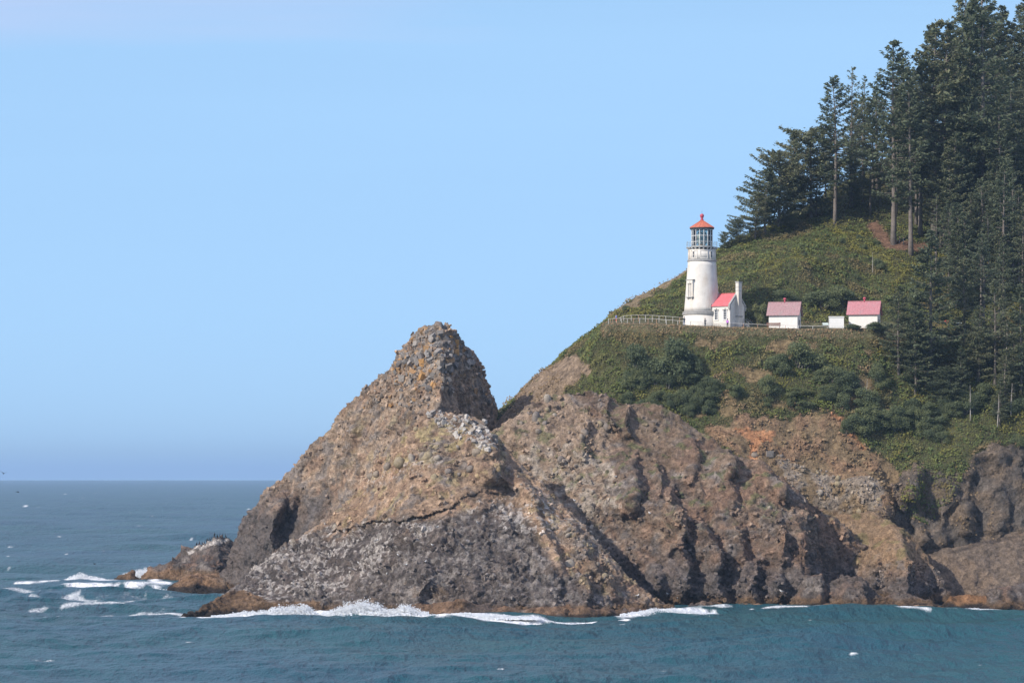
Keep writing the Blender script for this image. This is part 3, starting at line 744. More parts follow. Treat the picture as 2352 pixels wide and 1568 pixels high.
c = mix(c, A(.29, .25, .205)[None] * (0.75 + 0.5 * gid[:, None]), inpoly(px + 14 * n2, py + 10 * n2, [(1780,1050),(1850,1075),(1930,1105),(2028,1100),(2030,1180),(1950,1180),(1880,1170),(1820,1120)]) * sstep(-0.4, 0.1, n2 + 0.5 * n3) * 0.8)
c = mix(c, mix(np.repeat(A(.115, .098, .088)[None], len(co), 0), A(.165, .125, .095)[None], sstep(-.2, .3, n2)), cliff * 0.9)
c = mix(c, A(.24, .185, .115)[None], np.clip(skyl, 0, 1)); c = mix(c, A(.23, .165, .09)[None], patch); c = mix(c, A(.17, .10, .065)[None], trail)
c = mix(c, A(.12, .115, .06)[None], bench)
headland = finish('headland', me, c, 'steep headland with leafy slopes, a level bench and bare brown cliffs', 'headland')
set_attr(me, 'veg', veg)
HCO, HVEG, HLIP = co, veg, bench

def bvh_of(*objs):
    vs, fs = [], []
    for o in objs:
        m_ = o.data; k = len(vs)
        vs_ = get_co(m_)
        vs += vs_.tolist(); 
        li = np.empty(len(m_.loops), np.int32); m_.loops.foreach_get('vertex_index', li)
        ls = np.empty(len(m_.polygons), np.int32); m_.polygons.foreach_get('loop_start', ls)
        fs += (np.stack([li[ls], li[ls + 1], li[ls + 2], li[ls + 3]], -1) + k).tolist()
    return BVHTree.FromPolygons(vs, fs)
BV_H = bvh_of(headland)
EYE = Vector((0, 0, CAMH))
def on(px, py, bv=None):
    """the point of the ground that shows at a picture position"""
    d = Vector(((px - CX) / F, 1, (HZ - py) / F)).normalized()
    h, nn, i, dist = (bv or BV_H).ray_cast(EYE, d)
    return (h, nn) if h else (None, None)
def drop(x, y, bv=None):
    h, nn, i, dist = (bv or BV_H).ray_cast(Vector((x, y, 300)), Vector((0, 0, -1)))
    return h
# ------------------------------------------------------------------ the sea
def sea_y(py): return CAMH * F / (py - HZ)
yr = np.concatenate([np.linspace(-200, 300, 30), np.arange(305, 335, 2.0), np.arange(335, 545, 0.55), np.arange(545, 700, 1.0), np.geomspace(700, 18000, 420)])
u = np.concatenate([-np.geomspace(1.6, 0.2, 12), np.linspace(-0.19, 0.19, 280), np.geomspace(0.2, 1.6, 12)])
Yg, Ug = np.meshgrid(yr, u, indexing='ij')
Xg = Ug * np.maximum(np.abs(Yg), 250.0)
x, y = Xg.ravel(), Yg.ravel()
dyr = np.gradient(yr); cell = np.repeat(np.maximum(dyr, 0.001)[:, None], len(u), 1).ravel()
rs = np.random.default_rng(3)
z = np.zeros(len(x)); dxs = np.zeros(len(x)); dys = np.zeros(len(x))
for k in range(70):
    lam = 2.6 * (1.055 ** k) * rs.uniform(0.9, 1.1)
    th = rs.normal(-1.35, 0.55)
    kx, ky = math.cos(th) * 2 * math.pi / lam, math.sin(th) * 2 * math.pi / lam
    amp = 0.0095 * lam ** 0.80 * rs.uniform(0.5, 1.3)
    ph = rs.uniform(0, 6.283)
    w = np.clip((lam - 2.2 * cell) / (1.5 * cell), 0, 1)
    a_ = kx * x + ky * y + ph
    z += amp * w * np.cos(a_)
    q = 0.75 * amp * w * np.sin(a_)
    dxs -= q * math.cos(th); dys -= q * math.sin(th)
gust = 0.75 + 0.5 * fbm(np.stack([x, y * 0.6, 0 * x], -1), 60, 2, 5)
z *= gust
sx, sy = x + dxs, y + dys
ok = y > 100
with np.errstate(divide='ignore', invalid='ignore'):
    pxs_, pys_ = np.where(ok, CX + F * x / np.maximum(y, 1), 0), np.where(ok, HZ + F * CAMH / np.maximum(y, 1), 9999)
foam = np.zeros(len(x))
pn = np.stack([x, y * 0.22, 0 * x], -1)
brk = fbm(pn, 3.0, 4, 8); brk2 = fbm(pn, 9.0, 3, 9)
FO = [ # surf lines: points on the water, half width in rows, strength
 ([(150,1350),(230,1346),(300,1344),(380,1347)], 6, 1.2), ([(160,1352),(260,1354),(340,1351),(385,1356)], 3, 1.0), ([(30,1338),(130,1336),(180,1331),(235,1335),(300,1331)], 2.5, 1.0), ([(170,1328),(190,1326),(240,1333)], 5, 0.9),
 ([(290,1326),(340,1318),(360,1335)], 7, 1.2), ([(0,1366),(60,1368),(110,1372)], 2, 0.7), ([(60,1376),(120,1381),(180,1374)], 2.5, 0.75), ([(170,1376),(250,1381),(350,1378)], 2.5, 0.75),
 ([(80,1400),(200,1394),(300,1392)], 2, 0.75), ([(220,1405),(320,1398),(430,1400)], 2.2, 0.8), ([(330,1407),(400,1410),(440,1416),(520,1418)], 3, 1.1), ([(60,1412),(130,1418)], 1.8, 0.7),
 ([(470,1418),(560,1417),(640,1414),(725,1412)], 5, 1.35), ([(740,1414),(800,1415),(860,1416),(930,1418)], 6, 1.5), ([(900,1419),(980,1420),(1060,1420),(1140,1421),(1240,1423)], 4, 1.3),
 ([(1230,1420),(1330,1421),(1440,1419)], 2.2, 0.95), ([(1430,1412),(1500,1408),(1560,1409),(1640,1408)], 6, 1.15), ([(1600,1399),(1680,1400)], 2, 0.8), ([(1720,1402),(1830,1399),(1960,1398),(2100,1400),(2226,1408)], 1.8, 0.9),
 ([(1680,1422),(1760,1420),(1860,1419)], 1.6, 0.62), ([(2050,1408),(2140,1412)], 1.4, 0.85), ([(2226,1404),(2352,1406)], 1.8, 0.85), ([(500,1372),(520,1366)], 3, 1.0)]
for line, hw, st in FO:
    dd = seg_dist(pxs_, pys_, line, 3.0) / (hw * 3.0)
    foam = np.maximum(foam, st * np.clip(1.25 - dd, 0, 1) * sstep(-0.55, 0.1, brk + 0.35 * (1 - dd) - 0.1))
wash = np.clip(1 - seg_dist(pxs_, pys_, [(60,1360),(380,1366),(420,1400)], 2.5) / 110, 0, 1)
foam = np.maximum(foam, 0.55 * wash * sstep(0.16, 0.34, brk + 0.5 * brk2))
# whitecaps scattered over the open water
crng = random.Random(12)
caps = [(110,1512,14),(80,1512,10),(150,1513,10),(1960,1516,16),(2110,1512,16),(2240,1509,8),(1650,1516,8),(1500,1512,6),(370,1436,10),(100,1417,8),(60,1163,16),(85,1163,8),(190,1143,8),(430,1442,9),(585,1180,10),(570,1170,8),(320,1212,12),(300,1178,6),(1240,1552,10),(880,1438,9)]
caps += [(crng.uniform(0, 600), 1130 + 230 * crng.random() ** 1.3, crng.uniform(3, 9)) for _ in range(90)] + [(crng.uniform(0, 2352), crng.uniform(1425, 1566), crng.uniform(4, 9)) for _ in range(12)]
for cx_, cy_, w_ in caps:
    w_ *= 0.7
    yy = sea_y(cy_)
    m = (np.abs(pxs_ - cx_) < w_ * 3.5) & (np.abs(pys_ - cy_) < 6)
    if not m.any(): continue
    dd = np.hypot((pxs_[m] - cx_) / (w_ * (1.9 if cy_ > 1425 else 1.3)), (pys_[m] - cy_) / (0.4 + 0.06 * w_) + 1.6 * brk[m])
    foam[m] = np.maximum(foam[m], np.clip(1.3 - dd, 0, 1) * sstep(-0.4, 0.2, brk[m]) * 1.0)
z += 0.08 * np.clip(foam, 0, 1) * (0.5 + brk)
# the breaking swell at the foot of the front stack
for (cx_, cy_, wx, wy, hh) in [(600,1416,90,5,0.5), (840,1416,90,5,0.7), (1080,1420,140,4,0.4), (1520,1409,90,6,0.5), (280,1348,110,6,0.7), (2030,1508,60,5,0.3), (1190,1470,120,8,0.35), (1300,1490,60,6,0.3), (100,1480,60,6,0.4)]:
    z += hh * np.exp(-((pxs_ - cx_) / wx) ** 2 - ((pys_ - cy_) / wy) ** 2)
idx = np.arange(len(x)).reshape(Yg.shape)
q = np.stack([idx[:-1, :-1], idx[:-1, 1:], idx[1:, 1:], idx[1:, :-1]], -1).reshape(-1, 4)
me = np_mesh('sea', np.stack([sx, sy, z], -1), q, True)
set_attr(me, 'foam', np.clip(foam, 0, 1.5))
shore = np.clip(1 - np.abs(y - 515) / 60, 0, 1) * (y > 300)
set_attr(me, 'silt', shore * (0.6 + 0.8 * brk2))
m, nt, N, L, b = new_mat('sea_water')
at = N.new('ShaderNodeAttribute'); at.attribute_name = 'foam'
si = N.new('ShaderNodeAttribute'); si.attribute_name = 'silt'
geo = N.new('ShaderNodeNewGeometry')
cs = N.new('ShaderNodeMapping'); cs.inputs['Scale'].default_value = (1, 0.45, 1); L.new(geo.outputs['Position'], cs.inputs[0])
big = noise_node(nt, 0.02, 3, 0.5, cs.outputs[0])
deep = mixcol(nt, maprange(nt, big.outputs[0], 0.35, 0.65, 0, 1), (0.012, 0.066, 0.094), (0.015, 0.080, 0.090))
deep = mixcol(nt, maprange(nt, si.outputs['Fac'], 0, 1, 0, 0.8), deep, (0.026, 0.080, 0.086))
fn = noise_node(nt, 2.2, 7, 0.78, cs.outputs[0], 0.6)
add = N.new('ShaderNodeMath'); add.operation = 'MULTIPLY_ADD'; add.inputs[1].default_value = 1.1; 
L.new(fn.outputs[0], add.inputs[0]); L.new(at.outputs['Fac'], add.inputs[2])
ff = maprange(nt, add.outputs[0], 0.92, 1.55, 0, 1)
gate = N.new('ShaderNodeMath'); gate.operation = 'MULTIPLY'; L.new(ff, gate.inputs[0]); L.new(maprange(nt, at.outputs['Fac'], 0.05, 0.25, 0, 1), gate.inputs[1])
# far whitecaps, too many and too small for the mesh
fm = N.new('ShaderNodeMapping'); fm.inputs['Scale'].default_value = (0.16, 0.03, 1); L.new(geo.outputs['Position'], fm.inputs[0])
fw = noise_node(nt, 1.0, 5, 0.62, fm.outputs[0])
fwc = maprange(nt, fw.outputs[0], 0.745, 0.79, 0, 0.6)
mx = N.new('ShaderNodeMath'); mx.operation = 'MAXIMUM'; L.new(gate.outputs[0], mx.inputs[0]); L.new(fwc, mx.inputs[1])
L.new(mixcol(nt, mx.outputs[0], deep, (0.80, 0.81, 0.80)), b.inputs['Base Color'])
L.new(maprange(nt, mx.outputs[0], 0, 1, 0.36, 0.7), b.inputs['Roughness'])
b.inputs['IOR'].default_value = 1.333; b.inputs['Specular IOR Level'].default_value = 0.28
r1 = noise_node(nt, 0.55, 5, 0.65, cs.outputs[0]); r2 = noise_node(nt, 2.4, 3, 0.6, cs.outputs[0])
r0 = noise_node(nt, 0.10, 4, 0.6, cs.outputs[0])
nb = bump(nt, r0.outputs[0], 1.0, 3.2); nb = bump(nt, r1.outputs[0], 1.0, 0.9, nb); nb = bump(nt, r2.outputs[0], 0.9, 0.22, nb)
L.new(nb, b.inputs['Normal'])
sea = link('sea', me, m); tag(sea, 'choppy blue green ocean with whitecaps reaching the horizon', 'sea', None, 'structure')

# ------------------------------------------------------------------ haze
m = bpy.data.materials.new('sea_haze'); m.use_nodes = True
nt = m.node_tree; nt.nodes.clear()
vol = nt.nodes.new('ShaderNodeVolumePrincipled'); out = nt.nodes.new('ShaderNodeOutputMaterial')
vol.inputs['Density'].default_value = 0.00007
vol.inputs['Color'].default_value = (0.40, 0.57, 0.78, 1)
vol.inputs['Anisotropy'].default_value = 0.0
nt.links.new(vol.outputs[0], out.inputs['Volume'])
haze = MB().box((0, 30000, 80), (200000, 61500, 172)).build('haze', m)
tag(haze, 'pale blue sea haze filling the air', 'haze', None, 'stuff')
# ------------------------------------------------------------------ building materials
M_WHITE = simple_mat('white_plaster', (.69, .65, .585), 0.8, 0.10, 0.9, bumpd=0.02, stain=(.47, .37, .27), stain_amt=0.8)
M_LIME = simple_mat('limewashed_wall', (.78, .75, .69), 0.8, 0.08, 1.2, bumpd=0.02, stain=(.58, .50, .40), stain_amt=0.4)
M_RAIL = simple_mat('weathered_white_rail', (.60, .58, .54), 0.6, 0.15, 4.0, stain=(.42, .30, .22), stain_amt=0.5)
M_PLINTH = simple_mat('stained_plinth', (.52, .49, .44), 0.85, 0.2, 1.4, bumpd=0.03, stain=(.30, .27, .23))
M_COPE = simple_mat('grey_stone_trim', (.34, .33, .31), 0.85, 0.2, 2.0, bumpd=0.02)
M_WPAINT = simple_mat('white_paint', (.80, .79, .76), 0.55, 0.06, 2.0, stain=(.55, .50, .42), stain_amt=0.25)
M_RED = simple_mat('red_metal_roof', (.66, .155, .165), 0.45, 0.12, 1.5, spec=0.4, stain=(.72, .36, .35), stain_amt=0.5)
M_REDOLD = simple_mat('faded_red_shingle', (.37, .225, .225), 0.8, 0.3, 5.0, bumpd=0.03, stain=(.31, .25, .235), stain_amt=0.85)
M_REDNEW = simple_mat('pink_red_shingle', (.46, .20, .215), 0.75, 0.25, 5.0, bumpd=0.03, stain=(.34, .25, .25), stain_amt=0.6)
M_LROOF = simple_mat('orange_red_copper_roof', (.52, .15, .085), 0.55, 0.2, 3.0, stain=(.36, .17, .11), stain_amt=0.6)
M_BALL = simple_mat('dull_red_paint', (.46, .085, .115), 0.5, 0.1, 3.0)
M_DARK = simple_mat('dark_iron', (.05, .052, .055), 0.5, 0.2, 4.0)
M_IRON = simple_mat('grey_green_iron', (.36, .38, .36), 0.5, 0.15, 5.0)
M_RUST = simple_mat('rusty_pipe', (.50, .30, .20), 0.7, 0.35, 6.0)
M_GLASSD = simple_mat('dark_window_glass', (.035, .04, .045), 0.12, 0.2, 2.0, spec=0.6)
M_BENCH = simple_mat('red_brown_timber', (.20, .085, .055), 0.7, 0.25, 6.0)
M_GREYW = simple_mat('grey_timber', (.30, .27, .23), 0.8, 0.25, 6.0)
M_SIGN = simple_mat('pale_sign_panel', (.52, .58, .52), 0.35, 0.12, 3.0)
M_BRASS = simple_mat('aged_brass', (.42, .20, .09), 0.35, 0.2, 6.0, metal=0.6)
m, nt, N, L, b = new_mat('clear_pane')
b.inputs['Base Color'].default_value = (0.80, 0.86, 0.84, 1); b.inputs['Roughness'].default_value = 0.03
tr = N.new('ShaderNodeBsdfTransparent'); tr.inputs[0].default_value = (0.80, 0.86, 0.86, 1)
ms = N.new('ShaderNodeMixShader'); fr = N.new('ShaderNodeFresnel'); fr.inputs[0].default_value = 1.6
gl = N.new('ShaderNodeBsdfGlossy'); gl.inputs['Roughness'].default_value = 0.06
L.new(fr.outputs[0], ms.inputs[0]); L.new(tr.outputs[0], ms.inputs[1]); L.new(gl.outputs[0], ms.inputs[2]); L.new(ms.outputs[0], N['Material Output'].inputs[0])
M_PANE = m
m, nt, N, L, b = new_mat('lens_glass')
b.inputs['Base Color'].default_value = (0.80, 0.84, 0.78, 1); b.inputs['Roughness'].default_value = 0.08; b.inputs['Transmission Weight'].default_value = 0.35; b.inputs['IOR'].default_value = 1.5
M_LENS = m

def rot(a): return Matrix.Rotation(a, 3, 'Z')
def cyl(a, r, z): return (r * math.sin(a), -r * math.cos(a), z)

# ------------------------------------------------------------------ the lighthouse
TX, TY = (1612.3 - CX) / F * 602.0, 602.0
TZ = drop(TX, TY).z - 0.1
lh = empty('lighthouse', (TX, TY, TZ))
tag(lh, 'white conical lighthouse tower with glazed lantern and red roof on the headland bench', 'lighthouse')
MB().lathe([(3.62, -1.5), (3.60, 0.0), (3.52, 1.95)], 64).build('plinth', M_WHITE, lh, True)
MB().lathe([(3.52, 1.952), (3.68, 2.0), (3.72, 2.2), (3.72, 2.32), (3.60, 2.36), (3.66, 2.42), (3.66, 2.56), (3.42, 2.64)], 64).build('belt_course', M_COPE, lh)
sh = [(3.36, 2.642)] + [(3.36 - 0.70 * ((k / 12.0) ** 0.92), 2.65 + 9.36 * k / 12) for k in range(1, 13)]
MB().lathe(sh, 64).build('shaft', M_WHITE, lh, True)
MB().lathe([(2.66, 12.012), (2.80, 12.06), (2.80, 12.24), (2.64, 12.34)], 64).build('belt_course', M_COPE, lh)
MB().lathe([(2.58, 12.342), (2.56, 14.24)], 64).build('watch_room', M_WHITE, lh, True)
for k in range(8):                                                   # raised panel frames round the watch room
    a = math.radians(-85 + 45 * k)
    mb = MB()
    for da, w in ((-0.26, 0.1), (0.26, 0.1)):
        mb.box(cyl(a + da, 2.60, 13.28), (w, 0.10, 1.62), a + da)
    for zz in (12.52, 14.04):
        for q in range(4):
            aa = a - 0.20 + 0.133 * q; mb.box(cyl(aa, 2.605, zz), (0.37, 0.09, 0.1), aa)
    mb.build('wall_panel', M_WHITE, lh)
for a in (-41, 38):
    ar = math.radians(a)
    w = MB().box(cyl(ar, 2.56, 13.3), (0.5, 0.16, 1.35), ar).build('window', M_WHITE, lh)
    MB().box(cyl(ar, 2.62, 13.55), (0.3, 0.06, 0.5), ar).build('pane', M_GLASSD, w)
    MB().box(cyl(ar, 2.62, 12.97), (0.3, 0.06, 0.5), ar).build('pane', M_GLASSD, w)
for k in range(22):
    a = 2 * math.pi * k / 22 + 0.05
    MB().add([Vector(v) for v in [cyl(a - .045, 2.55, 14.24), cyl(a + .045, 2.55, 14.24), cyl(a + .045, 2.55, 14.56), cyl(a - .045, 2.55, 14.56), cyl(a - .04, 2.86, 14.44), cyl(a + .04, 2.86, 14.44), cyl(a + .04, 2.86, 14.56), cyl(a - .04, 2.86, 14.56)]],
             [(0, 1, 2, 3), (4, 7, 6, 5), (0, 4, 5, 1), (1, 5, 6, 2), (2, 6, 7, 3), (3, 7, 4, 0)]).build('bracket', M_WPAINT, lh)
MB().lathe([(2.5, 14.562), (2.94, 14.562), (2.96, 14.62), (2.96, 14.70), (2.5, 14.74)], 64).build('gallery_deck', M_COPE, lh)
gr = MB().lathe([(2.86, 15.66), (2.89, 15.66), (2.89, 15.70), (2.86, 15.70), (2.86, 15.66)], 48, cap=False).build('gallery_railing', M_IRON, lh)
MB().lathe([(2.865, 15.22), (2.885, 15.22), (2.885, 15.25), (2.865, 15.25), (2.865, 15.22)], 48, cap=False).build('rail', M_IRON, gr)
for k in range(20):
    a = 2 * math.pi * k / 20
    MB().tube([cyl(a, 2.875, 14.72), cyl(a, 2.875, 15.72)], 0.022, 6).build('post', M_IRON, gr)
R0, Z0, Z1 = 2.0, 14.74, 18.1
lan = MB().lathe([(R0 + .06, 14.742), (R0 + .06, 14.95), (R0 - .06, 14.95)], 16, a0=-math.pi / 2).build('lantern', M_IRON, lh)
rows_ = (14.95, 15.72, 16.85, 18.0)
for k in range(16):
    a = 2 * math.pi * k / 16 + 0.12
    MB().tube([cyl(a, R0, 14.95), cyl(a, R0, 18.05)], 0.055, 6).build('mullion', M_WPAINT, lan)
for zz in rows_[1:]:
    MB().lathe([(R0 - .04, zz - .035), (R0 + .03, zz - .035), (R0 + .03, zz + .035), (R0 - .04, zz + .035), (R0 - .04, zz - .035)], 16, a0=-math.pi / 2 + 0.12, cap=False).build('glazing_bar', M_WPAINT, lan)
for k in range(16):
    a0, a1 = 2 * math.pi * k / 16 + 0.12 + .03, 2 * math.pi * (k + 1) / 16 + 0.12 - .03
    for z0, z1 in zip(rows_[:-1], rows_[1:]):
        vs = [cyl(a, r, z) for r in (R0 - .012, R0 + .004) for a, z in ((a0, z0 + .04), (a1, z0 + .04), (a1, z1 - .04), (a0, z1 - .04))]
        MB().add(vs, [(0, 1, 2, 3), (7, 6, 5, 4), (0, 4, 5, 1), (1, 5, 6, 2), (2, 6, 7, 3), (3, 7, 4, 0)]).build('pane', M_PANE, lan)
lens = MB().lathe([(0.62, 14.96), (0.62, 15.25), (0.55, 15.3)], 24).build('lens_pedestal', M_BRASS, lh)
pr_ = []
for k in range(25):
    t = k / 24; r = 0.55 + 0.52 * math.sin(math.pi * (0.12 + 0.80 * t)); pr_ += [(r, 15.32 + 2.25 * t), (r - 0.05, 15.32 + 2.25 * (t + 0.02))]
MB().lathe(pr_, 32).build('lens', M_LENS, lh)
ls_ = MB()
for k in range(8):
    a = 2 * math.pi * k / 8 + 0.25; ls_.tube([cyl(a, 0.72, 15.3), cyl(a, 1.10, 16.4), cyl(a, 0.72, 17.6)], 0.05, 5)
ls_.build('lens_frame', M_BRASS, lh)
MB().lathe([(2.06, 18.05), (2.30, 18.12), (2.34, 18.34), (2.2, 18.38)], 16, a0=0.12).build('eave', M_DARK, lh)
rf = MB().lathe([(2.36, 18.36), (2.34, 18.42), (1.75, 18.80), (1.15, 19.18), (0.62, 19.52), (0.34, 19.72), (0.30, 19.80)], 16, a0=0.12).build('lantern_roof', M_LROOF, lh)
for k in range(16):
    a = 2 * math.pi * k / 16 + 0.12
    MB().tube([(2.35 * math.cos(a), 2.35 * math.sin(a), 18.44), (1.15 * math.cos(a), 1.15 * math.sin(a), 19.20), (0.33 * math.cos(a), 0.33 * math.sin(a), 19.74)], 0.03, 5).build('seam', M_LROOF, rf)
MB().lathe([(0.30, 19.78), (0.36, 19.84), (0.30, 19.92), (0.22, 20.06), (0.22, 20.16), (0.30, 20.20), (0.30, 20.26), (0.20, 20.30)] + [(0.39 * math.sin(math.pi * t), 20.66 - 0.39 * math.cos(math.pi * t)) for t in (0.2, .3, .4, .5, .6, .7, .8, .9, .97)], 24).build('ventilator_ball', M_BALL, lh, True)
MB().tube([(0, 0, 21.0), (0, 0, 21.75)], [0.03, 0.012], 6).build('lightning_rod', M_DARK, lh)
a = math.radians(-48); r_ = 3.05                                        # the tall niche window on the sunny side
m3 = rot(a)
w = empty('window'); w.parent = lh
def wbox(nm, x, z, dx, dz, r0, r1, mat, par): return MB().box(m3 @ Vector((x, -(r0 + r1) / 2, z)), (dx, r1 - r0, dz), a).build(nm, mat, par)
for sx in (-1, 1): wbox('surround', sx * 0.62, 6.55, 0.34, 2.5, 2.7, 3.26, M_WHITE, w)
wbox('lintel', 0, 8.12, 1.56, 0.62, 2.6, 3.32, M_WHITE, w); wbox('hood', 0, 8.50, 1.84, 0.16, 2.6, 3.40, M_COPE, w); wbox('keystone', 0, 8.0, 0.22, 0.5, 3.2, 3.42, M_WHITE, w)
wbox('sill', 0, 5.22, 1.74, 0.18, 2.75, 3.50, M_COPE, w); wbox('sill_bracket', -0.55, 5.0, 0.2, 0.28, 2.75, 3.36, M_WHITE, w); wbox('sill_bracket', 0.55, 5.0, 0.2, 0.28, 2.75, 3.36, M_WHITE, w)
wbox('pane', 0, 6.55, 0.86, 2.46, 2.8, 3.14, M_PLINTH, w); wbox('mullion', 0, 6.55, 0.08, 2.46, 3.14, 3.19, M_WHITE, w)

# ------------------------------------------------------------------ gabled buildings
def pane_window(par, cx, cz, w, h, y, name='window', arch=True):
    f = MB()
    for sx in (-1, 1): f.box((cx + sx * (w / 2 + 0.05), y - 0.03, cz), (0.10, 0.12, h + 0.2))
    f.box((cx, y - 0.05, cz - h / 2 - 0.1), (w + 0.3, 0.2, 0.10))
    o = f.build(name, M_WPAINT, par)
    MB().box((cx, y - 0.05, cz + h / 2 + 0.09), (w + 0.34, 0.16, 0.10)).box((cx, y - 0.06, cz + h / 2 + 0.24), (0.16, 0.16, 0.22)).box((cx - w / 2 - .16, y - .05, cz + h / 2 - 0.02), (.12, .14, .2)).box((cx + w / 2 + .16, y - .05, cz + h / 2 - 0.02), (.12, .14, .2)).build('hood', M_COPE, o)
    nr_ = 4 if h > 1 else 2
    for i in (0, 1):
        for j in range(nr_):
            pw, ph = w / 2 - 0.03, h / nr_ - 0.04
            MB().box((cx + (i - 0.5) * (w / 2), y - 0.012, cz - h / 2 + (j + 0.5) * h / nr_), (pw, 0.016, ph)).build('pane', M_GLASSD, o)
    g = MB().box((cx, y - 0.02, cz), (0.045, 0.04, h))
    for j in range(1, nr_): g.box((cx, y - 0.0205, cz - h / 2 + j * h / nr_), (w, 0.039, 0.04))
    g.build('glazing_bar', M_WPAINT, o)
    return o
def gable_roof(par, x0, x1, W, he, hr, over_x, over_y, mat, ribs=0.0, th=0.12, courses=0):
    """two slopes; ridge along x at y=W/2"""
    sl = (hr - he) / (W / 2)
    out = []
    for s in (0, 1):
        ye = -over_y if s == 0 else W + over_y
        ze = he - over_y * sl
        a = (x0 - over_x, x1 + over_x)
        vs = [(x, ye, ze) for x in a] + [(x, W / 2, hr) for x in a] + [(x, ye, ze + th) for x in a] + [(x, W / 2, hr + th) for x in a]
        mb = MB().add(vs, [(0, 1, 3, 2), (4, 6, 7, 5), (0, 4, 5, 1), (2, 3, 7, 6), (0, 2, 6, 4), (1, 5, 7, 3)])
        o = mb.build('roof', mat, par); out.append(o)
        if ribs:
            n = int((a[1] - a[0]) / ribs)
            rb = MB()
            for k in range(n + 1):
                xx = a[0] + (a[1] - a[0]) * k / n
                rb.tube([(xx, ye, ze + th + .005), (xx, W / 2 + (-.02 if s == 0 else .02), hr + th + .005)], 0.028, 4)
            rb.build('roof_rib', mat, o)
        if courses:
            for k in range(courses):
                t0, t1 = k / courses, (k + 1.25) / courses
                y0, y1 = ye + (W / 2 - ye) * t0, ye + (W / 2 - ye) * min(t1, 1)
                z0, z1 = ze + (hr - ze) * t0 + th + 0.035, ze + (hr - ze) * min(t1, 1) + th + 0.006
                nt_ = int((a[1] - a[0]) / 0.5)
                cm = MB()
                for i in range(nt_):
                    xa = a[0] + (a[1] - a[0]) * i / nt_; xb = a[0] + (a[1] - a[0]) * (i + 1) / nt_ - 0.015; dz = rng.uniform(-.008, .012)
                    cm.add([(xa, y0, z0 + dz - .03), (xb, y0, z0 + dz - .03), (xb, y0, z0 + dz), (xa, y0, z0 + dz), (xb, y1, z1 + dz), (xa, y1, z1 + dz)], [(0, 1, 2, 3), (3, 2, 4, 5)])
                cm.build('shingle_course', mat, o)
    MB().box(((x0 + x1) / 2, W / 2, hr + th + 0.03), (x1 - x0 + 2 * over_x + .02, 0.24, 0.07)).build('ridge_cap', mat, par)
    return out
def gable_walls(par, L_, W, he, hr, mat, foot=-1.2, base=None):
    MB().prism([(0, foot), (W, foot), (W, he), (W / 2, hr), (0, he)], 'x', -L_, 0).build('wall', mat, par)
    if base: MB().box((-L_ / 2, W / 2, base / 2 - 0.5), (L_ + 0.14, W + 0.14, base + 1.0)).build('foundation', M_PLINTH, par)

OX, OY = (1676.8 - CX) / F * 597.0, 597.0
OZ = drop(OX, OY).z
wr = empty('workroom_building', (OX, OY, OZ), -math.radians(34))
tag(wr, 'small white gabled workroom with red ribbed roof joined to the lighthouse', 'building')
Lm, Wm, he, hr = 4.15, 5.4, 4.1, 6.3
gable_walls(wr, Lm, Wm, he, hr, M_WHITE, -1.2, 0.75)
gable_roof(wr, -Lm + .12, -.12, Wm, he, hr, 0.0, 0.22, M_RED, 0.28)
for xx in (-Lm + 0.02, -0.02):                                           # stone copings on both gables
    cp = MB()
    for s in (0, 1):
        ye = -0.35 if s == 0 else Wm + 0.35; sl = (hr - he) / (Wm / 2)
        vs = [(xx + dx, yy, zz + dz) for dz in (0.0, 0.42) for dx in (-.17, .17) for yy, zz in ((ye, he - .35 * sl), (Wm / 2, hr))]
        cp.add(vs, [(0, 1, 3, 2), (4, 6, 7, 5), (0, 4, 5, 1), (2, 3, 7, 6), (0, 2, 6, 4), (1, 5, 7, 3)])
    o = cp.build('gable_coping', M_COPE, wr)
    for yy in (-0.22, Wm + 0.22): MB().box((xx, yy, he - 0.42), (0.36, 0.42, 0.5)).box((xx, yy + (0.06 if yy < 0 else -.06), he - 0.78), (0.28, 0.26, 0.3)).build('kneeler', M_COPE, o)
pane_window(wr, -1.05, 2.35, 0.62, 1.75, 0.0); pane_window(wr, -2.95, 2.35, 0.62, 1.75, 0.0)
ch = MB().box((0.32, Wm / 2, 3.7), (0.64, 1.25, 9.4)).build('chimney', M_WHITE, wr)
MB().box((0.32, Wm / 2, 8.50), (0.84, 1.45, 0.22)).build('chimney_cap', M_COPE, ch)
for zz in (6.9, 7.5): MB().box((0.32, Wm / 2, zz), (0.70, 1.31, 0.08)).build('chimney_band', M_COPE, ch)
MB().box((0.36, Wm / 2, 2.1), (0.86, 1.5, 0.16)).build('chimney_offset', M_COPE, ch)
pa = MB().prism([(0.35, -1.2), (Wm - 0.35, -1.2), (Wm - 0.35, he), (Wm / 2, he + 1.55), (0.35, he)], 'x', -Lm - 3.4, -Lm - .002).build('passage_wall', M_WHITE, wr)
sl = 1.55 / (Wm / 2 - 0.35)
for s in (0, 1):
    ye, ys = (0.15, 1) if s == 0 else (Wm - 0.15, -1)
    xs_ = (-Lm - 2.3, -Lm - .16)
    vs = [(x, y_, z_ + d_) for d_ in (0.02, .13) for x in xs_ for y_, z_ in ((ye, he - .2 * sl), (Wm / 2, he + 1.55))]
    o = MB().add(vs, [(0, 1, 3, 2), (4, 6, 7, 5), (0, 4, 5, 1), (2, 3, 7, 6), (0, 2, 6, 4), (1, 5, 7, 3)]).build('roof', M_RED, wr)
    rb = MB()
    for k in range(9):
        xx = xs_[0] + (xs_[1] - xs_[0]) * k / 8; rb.tube([(xx, ye, he - .2 * sl + .135), (xx, Wm / 2, he + 1.55 + .135)], .026, 4)
    rb.build('roof_rib', M_RED, o)
pane_window(wr, -Lm - 0.75, 2.35, 0.30, 1.7, 0.35)
